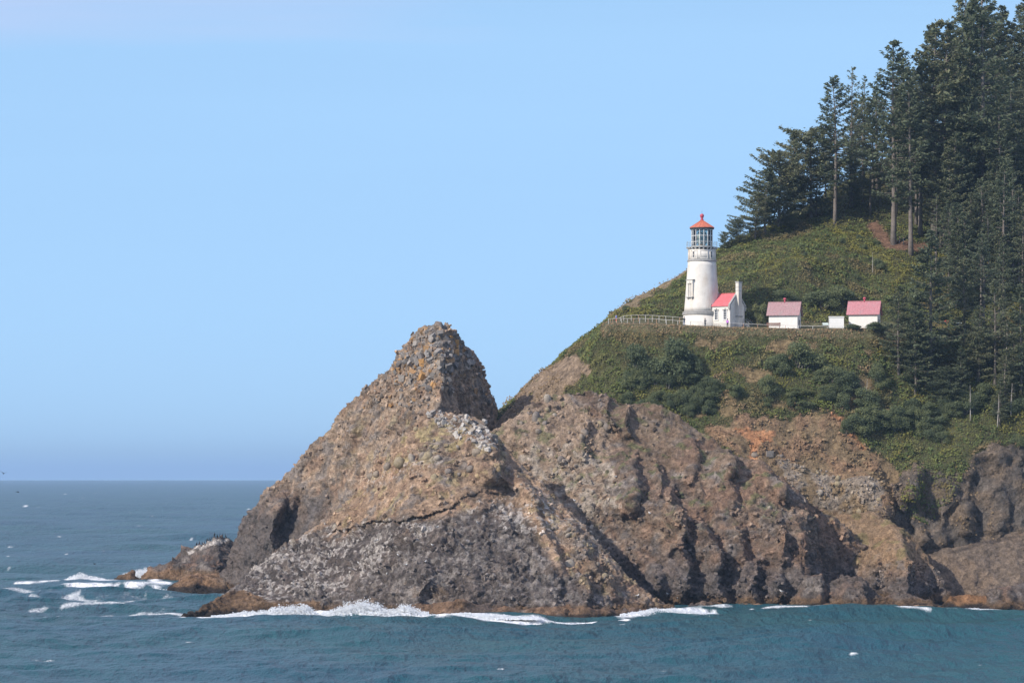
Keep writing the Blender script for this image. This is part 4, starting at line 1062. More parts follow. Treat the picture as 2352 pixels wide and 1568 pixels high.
st = MB()                                                               # steps with handrails at the far corner
for k in range(4): st.box((0.75 + 0.28 * k, Wm - 0.8, 0.62 - 0.2 * k), (0.28, 1.2, 0.2))
sto = st.build('step', M_PLINTH, wr)
for yy in (Wm - 1.38, Wm - 0.22):
    MB().tube([(0.62, yy, 0.6), (0.62, yy, 1.75), (1.75, yy, 0.95), (1.75, yy, -0.1)], 0.035, 6).tube([(0.62, yy, 1.2), (1.75, yy, 0.4)], 0.03, 6).build('handrail', M_IRON, wr)

def oil_house(cpx, cpy_ground, Y, L_, W, he, hr, ang, mat, label, door=True):
    x_ = (cpx - CX) / F * Y
    z_ = CAMH + (HZ - cpy_ground) / F * Y
    e = empty('oil_house', (x_, Y, z_), -math.radians(ang)); tag(e, label, 'oil house', 'oil houses beside the lighthouse')
    gable_walls(e, L_, W, he, hr - .06, M_LIME, -1.5)
    gable_roof(e, -L_, 0, W, he, hr, 0.42, 0.35, mat, 0, 0.10, 11)
    MB().box((-L_ / 2, -0.05, he - 0.26), (L_ + 0.16, 0.10, 0.16)).build('cornice', M_WPAINT, e)
    if door:
        d_ = MB().box((0.03, W * .48, 0.95), (0.06, 0.95, 1.95)).build('door', M_GREYW, e)
        MB().box((0.075, W * .48 + .36, 0.95), (0.05, 0.06, 0.06)).build('handle', M_DARK, d_)
    v = MB().tube([(-L_ / 2, W / 2, hr - 0.1), (-L_ / 2, W / 2, hr + 0.62)], 0.17, 12).lathe([(0.26, .50), (0.30, .56), (0.30, .74), (0.18, .86), (0.02, .88)], 14, (-L_ / 2, W / 2, hr)).build('roof_vent', M_BALL, e, True)
    return e
oil_house(1831.6, 757.5, 597.0, 5.4, 4.2, 3.05, 5.25, 14, M_REDOLD, 'white oil house with faded grey pink shingle roof, nearer the lighthouse')
oil_house(2015.3, 755.5, 600.0, 5.4, 4.2, 3.05, 5.25, 14, M_REDNEW, 'white oil house with brighter pink red roof, half behind spruces')

# the little board-sided hut between them
HX, HY = (1937.7 - CX) / F * 600.0, 600.0
HZ_ = CAMH + (HZ - 754.0) / F * 600.0
hut = empty('utility_hut', (HX, HY, HZ_), -math.radians(6)); tag(hut, 'low white board sided hut between the two oil houses', 'hut')
MB().box((-1.36, 1.0, 0.55), (2.64, 1.94, 3.1)).build('wall', M_WPAINT, hut)
for k in range(10):
    z_ = 0.02 + 0.205 * k
    MB().add([(-2.72, -.01, z_), (0, -.01, z_), (0, -.045, z_), (-2.72, -.045, z_), (0, -.005, z_ + .2), (-2.72, -.005, z_ + .2)], [(0, 1, 2, 3), (3, 2, 4, 5), (0, 3, 5), (1, 4, 2)]).build('board', M_WPAINT, hut)
for xx in (-2.72, 0.0): MB().box((xx, 0.0, 1.05), (0.10, 0.12, 2.1)).build('corner_board', M_WPAINT, hut)
MB().prism([(-2.86, 2.10), (0.14, 2.10), (0.14, 2.20), (0.0, 2.26), (-2.72, 2.26), (-2.86, 2.20)], 'y', -0.16, 2.1).build('roof', M_WPAINT, hut)

def panel_sign(px_, py_, Y, w, h, tilt, label, rz=0.0):
    p = P(px_, py_, Y); gz = drop(p.x, p.y); gz = gz.z if gz else p.z - 1
    e = empty('panel_sign', (p.x, p.y, gz), rz); tag(e, label, 'sign')
    hz = max(p.z - gz, 0.75)
    R_ = Matrix.Rotation(-tilt, 3, 'X')
    MB().box((0, 0, hz), (w, 0.05, h), m=R_).build('panel', M_SIGN, e)
    MB().box((0, 0.03, hz), (w + .1, 0.05, h + .1), m=R_).build('frame', M_DARK, e)
    for sx in (-1, 1): MB().tube([(sx * w * .35, 0.06, -0.4), (sx * w * .35, 0.06, hz)], 0.05, 6).build('post', M_DARK, e)
    return e
panel_sign(1896, 744, 596.5, 1.1, 0.62, math.radians(42), 'slanted pale information panel beside the low white hut', 0.1)

# benches
def bench(px_, Y, w, label, back, mat, rz=0.0, lift=0.0):
    x_ = (px_ - CX) / F * Y; g = drop(x_, Y)
    e = empty('bench', (x_, Y, g.z + lift), rz); tag(e, label, 'bench')
    for k in range(4): MB().box((0, -0.24 + 0.15 * k, 0.45), (w, 0.13, 0.05)).build('seat_slat', mat, e)
    for sx in (-1, 1):
        for yy in (-.22, .22): MB().box((sx * (w / 2 - .22), yy, 0.13), (0.09, 0.09, 0.6)).build('leg', mat, e)
        MB().box((sx * (w / 2 - .22), 0, 0.395), (0.07, 0.55, 0.06)).build('seat_bearer', mat, e)
    if back:
        for k in range(4): MB().box((0, -0.30 - .03 * k, 0.56 + 0.13 * k), (w, 0.045, 0.11)).build('back_slat', mat, e)
        for sx in (-1, 1): MB().box((sx * (w / 2 - .22), -0.275, 0.74), (0.07, 0.05, 0.7)).build('back_post', mat, e)
    return e
bench(1777, 593.6, 2.6, 'red brown slatted bench with backrest in front of an oil house', True, M_BENCH, -0.12, 0.1)
bench(1645.5, 592.4, 1.9, 'low grey backless bench on the grass below the workroom', False, M_GREYW, 0.0)

# ------------------------------------------------------------------ pipe railings
def railing(pts, posts, Y0, Y1, label, rail_h=0.85, rusty=()):
    """pts: where the top rail shows; posts: columns of the posts; distances run from Y0 to Y1"""
    xs_ = [q[0] for q in pts]; ys_ = [q[1] for q in pts]
    YI = lambda p_: Y0 + (Y1 - Y0) * (p_ - xs_[0]) / (xs_[-1] - xs_[0])
    s_ = P(pts[0][0], pts[0][1], YI(pts[0][0]))
    e = empty('railing', (s_.x, s_.y, s_.z - rail_h)); tag(e, label, 'railing')
    dense = np.linspace(xs_[0], xs_[-1], max(8, int((xs_[-1] - xs_[0]) / 9)))
    line = [P(p_, np.interp(p_, xs_, ys_) + rng.uniform(-.35, .35), YI(p_)) - e.location for p_ in dense]
    MB().tube(line, 0.036, 6).build('top_rail', M_RAIL, e)
    for i, p_ in enumerate(posts):
        t_ = P(p_, np.interp(p_, xs_, ys_), YI(p_)); g = drop(t_.x, t_.y)
        zb = min(g.z if g else t_.z - rail_h, t_.z - 0.55) - 0.2
        MB().tube([Vector((t_.x, t_.y, zb)) - e.location, Vector((t_.x, t_.y, t_.z + .03)) - e.location], 0.042, 6).build('post', M_RUST if i in rusty else M_RAIL, e)
    return e
D2 = lambda X: 1378.1 + X * .15625
railing([(1396.5,732.2),(1417,731.2),(1478,731.2),(1509,732.6),(1556,736.4),(1612.5,740),(1675,741.8),(1745.6,745),(1769,745.6),(1831.6,747.4),(1870.5,748.6),(1950,750)],
        [D2(v) for v in (125,150,188,245,318,402,490,585,707,830,975,1143,1330,1515,1705,1905,2110,2318)] + [1769, 1804, 1834, 1867, 1900, 1935], 595.5, 591.5,
        'long white pipe railing along the front edge of the headland bench', 0.85, (1, 2, 3, 6, 8, 9, 16, 17, 19))
railing([(1423.4,729.6),(1433,725.4),(1443.7,724.6),(1465.6,723.3),(1498,724.1),(1529.6,726.4),(1561,728.7),(1570,729)], [D2(v) for v in (300,350,460,568,668,768,868,968,1070,1170)], 606, 605,
        'shorter white railing behind the long one, left of the lighthouse', 1.1, (3, 9))
# ------------------------------------------------------------------ foliage materials
def see_through(nt, col, b, amt):
    """thin leaves let some light through"""
    t = nt.nodes.new('ShaderNodeBsdfTranslucent'); ms = nt.nodes.new('ShaderNodeMixShader'); ms.inputs[0].default_value = amt
    nt.links.new(col, t.inputs[0]); nt.links.new(b.outputs[0], ms.inputs[1]); nt.links.new(t.outputs[0], ms.inputs[2])
    nt.links.new(ms.outputs[0], nt.nodes['Material Output'].inputs[0])
def leaf_material(name, cols, rough=0.65, trans=0.12):
    """cols: (low, high) tone; each leaf carries 'tone', each plant its own random shift"""
    m, nt, N, L, b = new_mat(name)
    at = N.new('ShaderNodeAttribute'); at.attribute_name = 'tone'
    oi = N.new('ShaderNodeObjectInfo')
    ad = N.new('ShaderNodeMath'); ad.operation = 'MULTIPLY_ADD'; ad.inputs[1].default_value = 0.45
    L.new(oi.outputs['Random'], ad.inputs[0]); L.new(at.outputs['Fac'], ad.inputs[2])
    rp = N.new('ShaderNodeValToRGB')
    el = rp.color_ramp.elements
    for i, (pos, c_) in enumerate(cols):
        e_ = el[i] if i < 2 else el.new(pos)
        e_.position = pos; e_.color = c_ + (1,)
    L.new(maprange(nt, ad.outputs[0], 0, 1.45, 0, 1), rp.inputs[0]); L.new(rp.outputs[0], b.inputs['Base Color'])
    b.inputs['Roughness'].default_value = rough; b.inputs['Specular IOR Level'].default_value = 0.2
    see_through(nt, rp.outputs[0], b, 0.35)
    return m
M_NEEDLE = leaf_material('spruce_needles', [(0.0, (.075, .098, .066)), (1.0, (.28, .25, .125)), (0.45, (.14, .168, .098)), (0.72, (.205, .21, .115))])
M_SHRUB = leaf_material('shrub_leaves', [(0.0, (.070, .094, .056)), (1.0, (.30, .28, .11)), (0.45, (.14, .17, .09)), (0.72, (.20, .22, .10))])
m, nt, N, L, b = new_mat('ground_leaves')
at = N.new('ShaderNodeAttribute'); at.attribute_name = 'leaf'
L.new(at.outputs[0], b.inputs['Base Color']); b.inputs['Roughness'].default_value = 0.65; b.inputs['Specular IOR Level'].default_value = 0.2
see_through(nt, at.outputs[0], b, 0.3)
M_GLEAF = m
M_BARK = simple_mat('grey_bark', (.16, .135, .115), 0.9, 0.35, 2.0, bumpd=0.05, stain=(.27, .245, .22), stain_amt=0.6)
M_SNAG = simple_mat('bleached_wood', (.42, .38, .34), 0.85, 0.2, 3.0)

# ------------------------------------------------------------------ leaves from arrays
def leaf_quads(c, d, up, ln, wd, r):
    """rhombic leaves: centre c, along d, facing roughly up"""
    s = np.cross(d, up); s /= np.maximum(np.linalg.norm(s, axis=1, keepdims=True), 1e-6)
    n_ = np.cross(s, d)
    a_ = c - d * ln[:, None] * 0.5; b2 = c + s * wd[:, None] * 0.5 - n_ * (wd * .12)[:, None]; c2 = c + d * ln[:, None] * 0.5 - n_ * (ln * .15)[:, None]; d2 = c - s * wd[:, None] * 0.5 - n_ * (wd * .12)[:, None]
    v = np.stack([a_, b2, c2, d2], 1).reshape(-1, 3)
    return v, np.arange(len(v)).reshape(-1, 4)
def unit(v): return v / np.maximum(np.linalg.norm(v, axis=1, keepdims=True), 1e-6)

def conifer_mesh(seed, H, cb=0.35, W=0.17, nb=80, droop=0.15, top='spire', asym=0.0, gap=0.25, lean=0.0, leaf=0.62, dens=1.0, stem=0.011, bush=False):
    """trunk + limbs mesh and needle mesh of one conifer, foot at the origin"""
    r = np.random.default_rng(seed); R_ = random.Random(seed)
    wood = MB()
    lx, ly = lean * H, r.normal(0, 0.008) * H
    def axis(t): return np.array([lx * t * t + 0.006 * H * math.sin(t * 5 + seed), ly * t * t, H * t])
    rad0 = stem * H + 0.10
    wood.tube([axis(t) - np.array([0, 0, 1.2 if t == 0 else 0]) for t in np.linspace(0, 0.985, 11)], [rad0 * (1 - 0.93 * t) * (1.25 if t == 0 else 1) for t in np.linspace(0, 1, 11)], 7)
    C, D, U, LN, WD, T = [], [], [], [], [], []
    for k in range(nb):
        t = cb + (1 - cb) * ((k + R_.random()) / nb) ** 0.92
        s = (t - cb) / (1 - cb)
        if R_.random() < gap * (1 - 0.5 * s) and not bush: continue
        if top == 'spire': w_ = (1 - s) ** 0.75 * min(1, 0.35 + s * 3.2)
        elif top == 'round': w_ = math.sqrt(max(0.0, 1 - (2 * s - 0.86) ** 2 / 1.35)) * (0.6 if s > .93 else 1)
        else: w_ = (1 - s ** 2.2) * min(1, 0.45 + s * 2.0)
        L_ = H * W * w_ * R_.uniform(0.55, 1.18) + 0.35
        az = R_.uniform(0, 2 * math.pi)
        if asym: L_ *= 1 + asym * math.cos(az)
        rise = 0.55 * s - droop * (1 - s) + R_.uniform(-.15, .15)
        p0 = axis(min(t, 0.98)); dirh = np.array([math.cos(az), math.sin(az), 0])
        nseg = 4
        pts = [p0]
        for q in range(1, nseg + 1):
            u_ = q / nseg
            pts.append(p0 + dirh * L_ * u_ + np.array([0, 0, L_ * (rise * u_ - 0.22 * droop * math.sin(u_ * 3.1) + 0.10 * u_ * u_)]))
        br = 0.018 + 0.010 * L_
        if L_ > 1.0: wood.tube(pts, [br * (1 - .8 * q / nseg) for q in range(nseg + 1)], 4, cap=False)
        pts = np.array(pts)
        n_ = int((7 + 13 * L_) * dens)
        uu = 0.22 + 0.78 * r.random(n_) ** 0.75
        if bush: uu = 0.05 + 0.95 * r.random(n_) ** 0.6
        ip = np.clip((uu * nseg).astype(int), 0, nseg - 1); fr_ = uu * nseg - ip
        base = pts[ip] * (1 - fr_)[:, None] + pts[ip + 1] * fr_[:, None]
        side = np.array([-dirh[1], dirh[0], 0])
        sp = r.normal(0, 1, n_) * 0.20 * L_ * (1.12 - 0.75 * uu) + r.normal(0, .10, n_)
        hang = -np.abs(r.normal(0, 0.10, n_)) * (0.5 + 0.25 * L_) + r.normal(0, .07, n_)
        c = base + side * sp[:, None] + np.array([0, 0, 1.0]) * hang[:, None]
        d = dirh * r.uniform(.3, 1, n_)[:, None] + side * (np.sign(sp) * r.uniform(.2, 1, n_))[:, None] + np.array([0, 0, 1]) * r.normal(-.05, .38, n_)[:, None]
        C.append(c); D.append(d); U.append(np.array([0, 0, 1]) + r.normal(0, .55, (n_, 3))); sz = leaf * r.uniform(.55, 1.2, n_)
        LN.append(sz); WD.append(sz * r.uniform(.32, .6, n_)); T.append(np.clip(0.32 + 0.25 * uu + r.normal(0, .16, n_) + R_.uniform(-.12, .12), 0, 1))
    nt_ = int(26 * dens)                                                 # the leader
    c = np.array([axis(min(1.0, 1 - 0.10 * q)) for q in r.random(nt_)]) + r.normal(0, .10, (nt_, 3)); C.append(c); D.append(r.normal(0, .5, (nt_, 3)) + [0, 0, .8]); U.append(r.normal(0, 1, (nt_, 3)))
    LN.append(np.full(nt_, leaf * .8)); WD.append(np.full(nt_, leaf * .3)); T.append(r.uniform(.4, .8, nt_))
    C, D, U, LN, WD, T = map(np.concatenate, (C, D, U, LN, WD, T))
    v, f = leaf_quads(C, unit(D), U, LN, WD, r)
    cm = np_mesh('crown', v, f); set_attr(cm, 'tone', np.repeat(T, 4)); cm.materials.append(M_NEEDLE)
    tm = wood.mesh('trunk', True); tm.materials.append(M_BARK)
    return tm, cm
def shrub_mesh(seed, n_lobe=9, n_leaf=7000, flat=0.75, leaf=0.10, tall=1.0):
    """leafy shrub about 2 m across (scale it): leaves spread through overlapping lobes, with a few stems"""
    r = np.random.default_rng(seed)
    cen = np.stack([r.normal(0, .40, n_lobe), r.normal(0, .40, n_lobe), np.linspace(.12, .92, n_lobe) * tall], -1); cen[:, :2] *= (1.15 - .55 * cen[:, 2:] / tall); rad = r.uniform(.28, .50, n_lobe)
    k = r.integers(0, n_lobe, n_leaf)
    d = unit(r.normal(0, 1, (n_leaf, 3))); d[:, 2] = np.where(d[:, 2] < -0.35, -d[:, 2], d[:, 2])
    rr = r.random(n_leaf) ** 0.32
    c = cen[k] + d * (rad[k] * rr)[:, None] * [1, 1, flat]
    c += 0.06 * r.normal(0, 1, c.shape)
    ld = unit(d * .6 + r.normal(0, .8, d.shape)); sz = leaf * r.uniform(.5, 1.2, n_leaf)
    v, f = leaf_quads(c, ld, unit(d + r.normal(0, .5, d.shape)), sz, sz * r.uniform(.45, .8, n_leaf), r)
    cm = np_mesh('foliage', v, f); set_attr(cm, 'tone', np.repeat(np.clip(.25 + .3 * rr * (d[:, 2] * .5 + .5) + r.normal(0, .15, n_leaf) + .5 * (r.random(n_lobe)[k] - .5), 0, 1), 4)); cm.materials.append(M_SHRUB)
    w = MB()
    for q in range(n_lobe): w.tube([(r.normal(0, .08), r.normal(0, .08), -0.4), tuple(cen[q] * [.6, .6, .55]), tuple(cen[q])], [.045, .03, .012], 5, cap=False)
    tm = w.mesh('stem', True); tm.materials.append(M_BARK)
    return tm, cm
def snag_mesh(seed, H):
    r = random.Random(seed); w = MB()
    ax = lambda t: Vector((0.03 * H * math.sin(2.2 * t + seed), 0.01 * H * t, H * t))
    w.tube([ax(t) - Vector((0, 0, .8 if t == 0 else 0)) for t in (0, .15, .3, .45, .6, .75, .9, 1)], [(.012 * H + .06) * (1 - .85 * t) for t in (0, .15, .3, .45, .6, .75, .9, 1)], 6)
    for k in range(int(8 + H)):
        t = r.uniform(.25, .97); az = r.uniform(0, 6.28); L_ = r.uniform(.06, .17) * H * (1.2 - t); d = Vector((math.cos(az), math.sin(az), r.uniform(-.15, .6)))
        p = ax(t); mid = p + d * L_ * .5 + Vector((0, 0, r.uniform(-.1, .1) * L_))
        w.tube([p, mid, p + d * L_ + Vector((0, 0, r.uniform(-.1, .25) * L_))], [.03 + .003 * H, .025, .008], 4, cap=False)
        if r.random() < .6: w.tube([mid, mid + Vector((r.uniform(-1, 1), r.uniform(-1, 1), r.uniform(0, .8))) * L_ * .45], [.02, .006], 4, cap=False)
    m_ = w.mesh('trunk', True); m_.materials.append(M_SNAG); return m_

# ------------------------------------------------------------------ conifers
VAR = {}
VH = {'cone': 20.0, 'tall': 28.0, 'flat': 24.0, 'thin': 26.0, 'dome': 12.0, 'wind': 14.0}
for i in range(3): VAR['cone', i] = conifer_mesh(100 + i, 20.0, 0.08, 0.22, 150, 0.16, 'spire', 0, 0.12, 0, 0.52, 1.35)
for i in range(4): VAR['tall', i] = conifer_mesh(200 + i, 28.0, 0.34 - .06 * (i % 2), 0.175, 125, 0.14, 'spire', 0, 0.18, (i - 1.5) * .01, 0.55, 1.4)
for i in range(4): VAR['flat', i] = conifer_mesh(300 + i, 24.0, 0.24, 0.215, 115, 0.12, 'flat', 0.2, 0.22, (i - 1.5) * .015, 0.55, 1.35)
for i in range(2): VAR['thin', i] = conifer_mesh(400 + i, 26.0, 0.36, 0.13, 70, 0.10, 'spire', -0.1, 0.30, 0.01, 0.55, 0.8)
for i in range(3): VAR['dome', i] = conifer_mesh(500 + i, 12.0, 0.08, 0.38, 130, 0.06, 'round', 0, 0.06, 0, 0.46, 2.0, bush=True)
for i in range(2): VAR['wind', i] = conifer_mesh(600 + i, 14.0, 0.18, 0.34, 110, 0.04, 'flat', -0.35, 0.15, 0.06, 0.52, 1.7)
def tree(kind, px_, py_base, py_top, label, group=None, var=None, name='spruce_tree', sx=1.0, Y=None):
    if Y is None:
        g, nn = on(px_, py_base)
        if g is None: return None
    else:
        x_ = (px_ - CX) / F * Y; g = drop(x_, Y)
        if g is None: return None
    H = (py_base - py_top) / F * g.y
    nv = sum(1 for k in VAR if k[0] == kind); i = (len(TREES) % nv) if var is None else var
    s = H / VH[kind]
    e = empty(name, (g.x, g.y, g.z - 0.2), rng.uniform(-.5, .5) if kind == 'wind' else rng.uniform(0, 6.28))
    w_ = sx * rng.uniform(.92, 1.08)
    e.scale = (s * w_, s * w_, s)
    tm, cm = VAR[kind, i]
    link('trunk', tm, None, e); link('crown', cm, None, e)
    tag(e, label, 'tree', group)
    TREES.append((px_, g.y, H)); return e
TREES = []
T_ = tree
T_('thin', 1955, 470, 150, 'thin sparse spruce with the sharpest spire on the left skyline', var=0)
T_('flat', 1920, 514, 172, 'bare stemmed spruce whose limbs reach left over the skyline', var=0)
T_('flat', 1895, 352, 205, 'short leaning spruce against the sky left of the sparse spire', var=1)
T_('thin', 1984, 424, 171, 'slim flat topped spruce just right of the sparse spire', var=1)
T_('flat', 2051, 560, 89, 'tall spruce with a dense rounded head standing by the trail bend', var=2)
T_('tall', 2059, 496, 200, 'straight spruce with pale trunk just behind the trail', var=0)
T_('tall', 2092, 586, 170, 'tall pale trunked spruce right of the trail with one bare lower limb', var=1)
T_('flat', 2143, 540, 46, 'left one of the twin topped spruces high on the skyline', var=3)
T_('flat', 2171, 560, 46, 'right one of the twin topped spruces high on the skyline', var=1)
T_('tall', 2116, 540, 150, 'dark trunked spruce below the twin topped pair', var=2)
T_('cone', 2226, 560, 2, 'spruce with a pointed crown touching the top of the picture', var=1, sx=.62)
T_('tall', 2256, 560, -60, 'white stemmed spruce running out of the top of the picture', var=3)
T_('cone', 1824, 512, 298, 'dark spruce with a thin spire above the wind clipped thicket', var=0)
T_('dome', 1862, 500, 300, 'round headed spruce at the right end of the wind clipped thicket', var=0)
T_('dome', 1789, 528, 350, 'dense round spruce in the middle of the wind clipped thicket', var=1)
T_('wind', 1757, 540, 384, 'wind swept spruce with branches reaching left into the sky', var=0, sx=1.1)
T_('wind', 1735, 552, 440, 'low wind swept spruce at the left end of the thicket', var=1, sx=1.2)
T_('dome', 1692, 562, 502, 'small round spruce on the skyline right of the lantern', var=2)
T_('dome', 1664, 572, 532, 'smallest spruce on the skyline beside the lighthouse gallery', var=0)
T_('cone', 2137, 872, 527, 'big cone shaped spruce rising in front of the trail, right of the oil house', var=2, sx=1.05)
T_('cone', 2064, 858, 655, 'bushy spruce hiding the right end of the far oil house', var=0, sx=1.15)
T_('cone', 2102, 905, 700, 'bushy spruce at the left foot of the big cone shaped one', var=1, sx=1.1)
T_('tall', 2182, 612, 330, 'left trunk of the close group behind the big cone shaped spruce', var=0)
T_('tall', 2191, 609, 300, 'right trunk of the close group behind the big cone shaped spruce', var=2)
T_('tall', 2298, 585, 230, 'thick trunked spruce in the open wood near the right edge', var=1)
T_('tall', 2305, 695, 360, 'tall slender spruce in front of the wood near the right edge', var=3)
T_('thin', 2271, 692, 470, 'thin young spruce left of the slender one near the right edge', var=0)
T_('cone', 2215, 790, 590, 'dark leafy spruce standing just right of the big cone', var=0)
T_('flat', 2286, 885, 640, 'spruce with spreading limbs low on the right slope', var=0)
T_('flat', 2250, 880, 700, 'short spreading spruce beside the bleached snag', var=2)
T_('cone', 2345, 900, 650, 'dark spruce cut by the right edge of the picture, low on the slope', var=1)
fr_ = random.Random(41)
n_f = 0
BAND = {360: 'on the high slope of the right hillside forest', 430: 'in the upper middle of the right hillside forest', 500: 'in the middle of the right hillside forest', 570: 'in the lower middle of the right hillside forest', 650: 'low in the right hillside forest above the trail', 730: 'at trail level in the right hillside forest', 300: 'on the topmost slope of the right hillside forest', 410: 'behind the skyline spires at the forest edge', 480: 'behind the wind clipped thicket at the forest edge'}
FORM = {'tall': 'tall straight spruce', 'flat': 'broad limbed spruce', 'cone': 'cone shaped spruce', 'thin': 'thin sparse spruce'}
for (pb, x0, x1, h0, h1, num) in [(360, 2060, 2400, 200, 290, 9), (430, 2010, 2400, 200, 300, 14), (500, 2100, 2420, 210, 310, 14), (570, 2130, 2420, 210, 300, 13), (650, 2150, 2420, 190, 280, 12), (730, 2185, 2420, 170, 250, 10), (300, 2170, 2425, 230, 340, 15), (410, 1900, 2060, 140, 230, 9), (480, 1830, 2040, 100, 200, 10)]:
    for k in range(num):
        p_ = x0 + (x1 - x0) * (k + fr_.random()) / num; q_ = pb + fr_.uniform(-28, 28); h_ = fr_.uniform(h0, h1)
        kd = fr_.choice(['tall', 'tall', 'flat', 'flat', 'cone', 'thin'])
        T_(kd, p_, q_, q_ - h_, FORM[kd] + ' crowded ' + BAND[pb], 'spruces of the dense right hillside forest', sx=fr_.uniform(.9, 1.15)); n_f += 1
for k in range(12):
    p_, q_ = fr_.uniform(2110, 2400), fr_.uniform(820, 985); h_ = fr_.uniform(70, 150)
    kd = fr_.choice(['dome', 'cone', 'flat']); T_(kd, p_, q_, q_ - h_, {'dome': 'round', 'cone': 'pointed', 'flat': 'spreading'}[kd] + ' short spruce in the thicket below the trail at the ' + ('right edge' if p_ > 2250 else 'right'), 'short spruces of the lower right thicket', sx=1.2)

# dead trees
SN = [snag_mesh(31 + i, 10.0) for i in range(3)]
def snag(px_, pb, pt, label, i):
    g, nn = on(px_, pb)
    if g is None: return
    H = (pb - pt) / F * g.y
    e = empty('dead_tree', (g.x, g.y - 1.0, g.z), i * 1.3); e.scale = (H / 10,) * 3
    link('trunk', SN[i % 3], None, e); tag(e, label, 'dead tree')
snag(2307, 884, 742, 'tall bleached snag standing in the low right thicket', 0)
snag(2227, 960, 885, 'pale twisted snag at the edge of the lower thicket', 1)
snag(1990, 920, 870, 'small bleached snag below the far oil house', 2)
snag(2290, 975, 905, 'forked grey snag low at the right, above the cliff', 0)
snag(2003, 625, 580, 'broken bare snag on the upper slope below the trail', 1)
snag(2322, 950, 880, 'thin white snag near the right edge above the cliff', 2)

# ------------------------------------------------------------------ shrubs
SH = [shrub_mesh(700 + i, 14 + 2 * (i % 3), 9000, .8, .105, 1.0 + .15 * (i % 2)) for i in range(5)]
SHN = 0
def shrub(px_, pb, w_px, h_px, label, group=None, i=None, name='shrub'):
    global SHN
    g, nn = on(px_, pb)
    if g is None: return
    w_ = w_px / F * g.y / 1.9; h_ = h_px / F * g.y / 1.35
    e = empty(name, (g.x, g.y + w_ * .1, g.z - .1), rng.uniform(0, 6.28)); e.scale = (w_, w_, h_)
    tm, cm = SH[SHN % 5 if i is None else i]; SHN += 1
    link('stem', tm, None, e); link('foliage', cm, None, e); tag(e, label, 'shrub', group)
shrub(1462, 858, 78, 74, 'left of the two big blue green rounded shrubs under the lighthouse')
shrub(1553, 868, 100, 88, 'right and larger of the two blue green rounded shrubs under the lighthouse')
shrub(1500, 872, 60, 44, 'low shrub filling the gap between the two big rounded ones')
shrub(1596, 862, 46, 48, 'dark shrub leaning on the right side of the larger rounded one')
shrub(1634, 898, 44, 40, 'grey green shrub with a hard shadow right of the shrub mass')
shrub(1832, 845, 84, 66, 'round grey green shrub below the nearer oil house, shadow to its right')
shrub(1788, 858, 60, 46, 'dark shrub left of the round one below the nearer oil house')
shrub(1760, 905, 54, 50, 'upright dull shrub in the middle of the lower slope')
shrub(1905, 880, 66, 44, 'dark spreading shrub below the low white hut')
shrub(1690, 912, 44, 34, 'small shrub beside the bleached branch on the lower slope')
shrub(2018, 620, 34, 30, 'single round broom bush on the upper slope below the trail')
shrub(1800, 700, 74, 34, 'dark shrub bank behind the nearer oil house')
shrub(1880, 706, 84, 46, 'dark shrub bank behind the low white hut')
shrub(1930, 700, 70, 44, 'shrub bank left of the far oil house roof')
shrub(1745, 742, 40, 52, 'bright green shrub wall between the workroom and the nearer oil house')
shrub(1404, 716, 16, 9, 'small dark bush on the skyline at the railing end')
shrub(1440, 714, 26, 15, 'low dark bush on the left skyline above the railing')
shrub(1508, 650, 14, 10, 'tiny bush on the bare left skyline')
shrub(1960, 757, 44, 14, 'low bush hiding the foot of the far oil house at its left')
shrub(2010, 757, 60, 20, 'low bush hiding the foot of the far oil house at its right')
sr = random.Random(5)
for k in range(26):
    shrub(sr.uniform(1440, 1640), sr.uniform(868, 955), sr.uniform(34, 60), sr.uniform(26, 42), 'shrub in the dark mass behind the crest of the rock ridge', 'shrubs of the dark mass above the ridge crest')
for k in range(26):
    shrub(sr.uniform(1930, 2140), sr.uniform(860, 1010), sr.uniform(36, 70), sr.uniform(28, 50), 'shrub in the thick bank above the grey cliff at right', 'shrubs of the bank above the grey cliff')
for k in range(18):
    shrub(sr.uniform(2100, 2352), sr.uniform(900, 1030), sr.uniform(36, 64), sr.uniform(24, 46), 'shrub along the top edge of the right cliff', 'shrubs along the right cliff top')
for k in range(12):
    shrub(sr.uniform(1760, 1960), sr.uniform(880, 945), sr.uniform(30, 54), sr.uniform(16, 30), 'low shrub just above the bare brown slope', 'low shrubs above the bare brown slope')
for k in range(9):
    shrub(sr.uniform(1650, 2050), sr.uniform(540, 690), sr.uniform(12, 26), sr.uniform(7, 15), 'low clump of brush on the sunny slope behind the buildings', 'brush clumps on the upper sunny slope')

# ------------------------------------------------------------------ ground cover: leaves all over the green slopes
me = headland.data
nf_ = len(me.polygons)
li = np.empty(len(me.loops), np.int32); me.loops.foreach_get('vertex_index', li)
ls = np.empty(nf_, np.int32); me.polygons.foreach_get('loop_start', ls)
q = np.stack([li[ls], li[ls + 1], li[ls + 2], li[ls + 3]], -1)
fc = HCO[q].mean(1); fv = HVEG[q].mean(1)
fn_ = np.cross(HCO[q[:, 2]] - HCO[q[:, 0]], HCO[q[:, 3]] - HCO[q[:, 1]]); ar = np.linalg.norm(fn_, axis=1) / 2; fn_ = unit(fn_)
fpx, fpy = proj(fc)
see = (fn_[:, 1] < 0.35) & (fpx > 1120) & (fpx < 2460) & (fpy < 1300) & (fpy > 100) & (fc[:, 1] < 690)
wgt = ar * fv ** 1.5 * see * np.where((fpy < 520) & (fpx > 1900), .35, 1.0)
NL = 290000
pick = NR.choice(nf_, NL, p=wgt / wgt.sum())
u_, v_ = NR.random(NL), NR.random(NL)
Q = HCO[q[pick]]
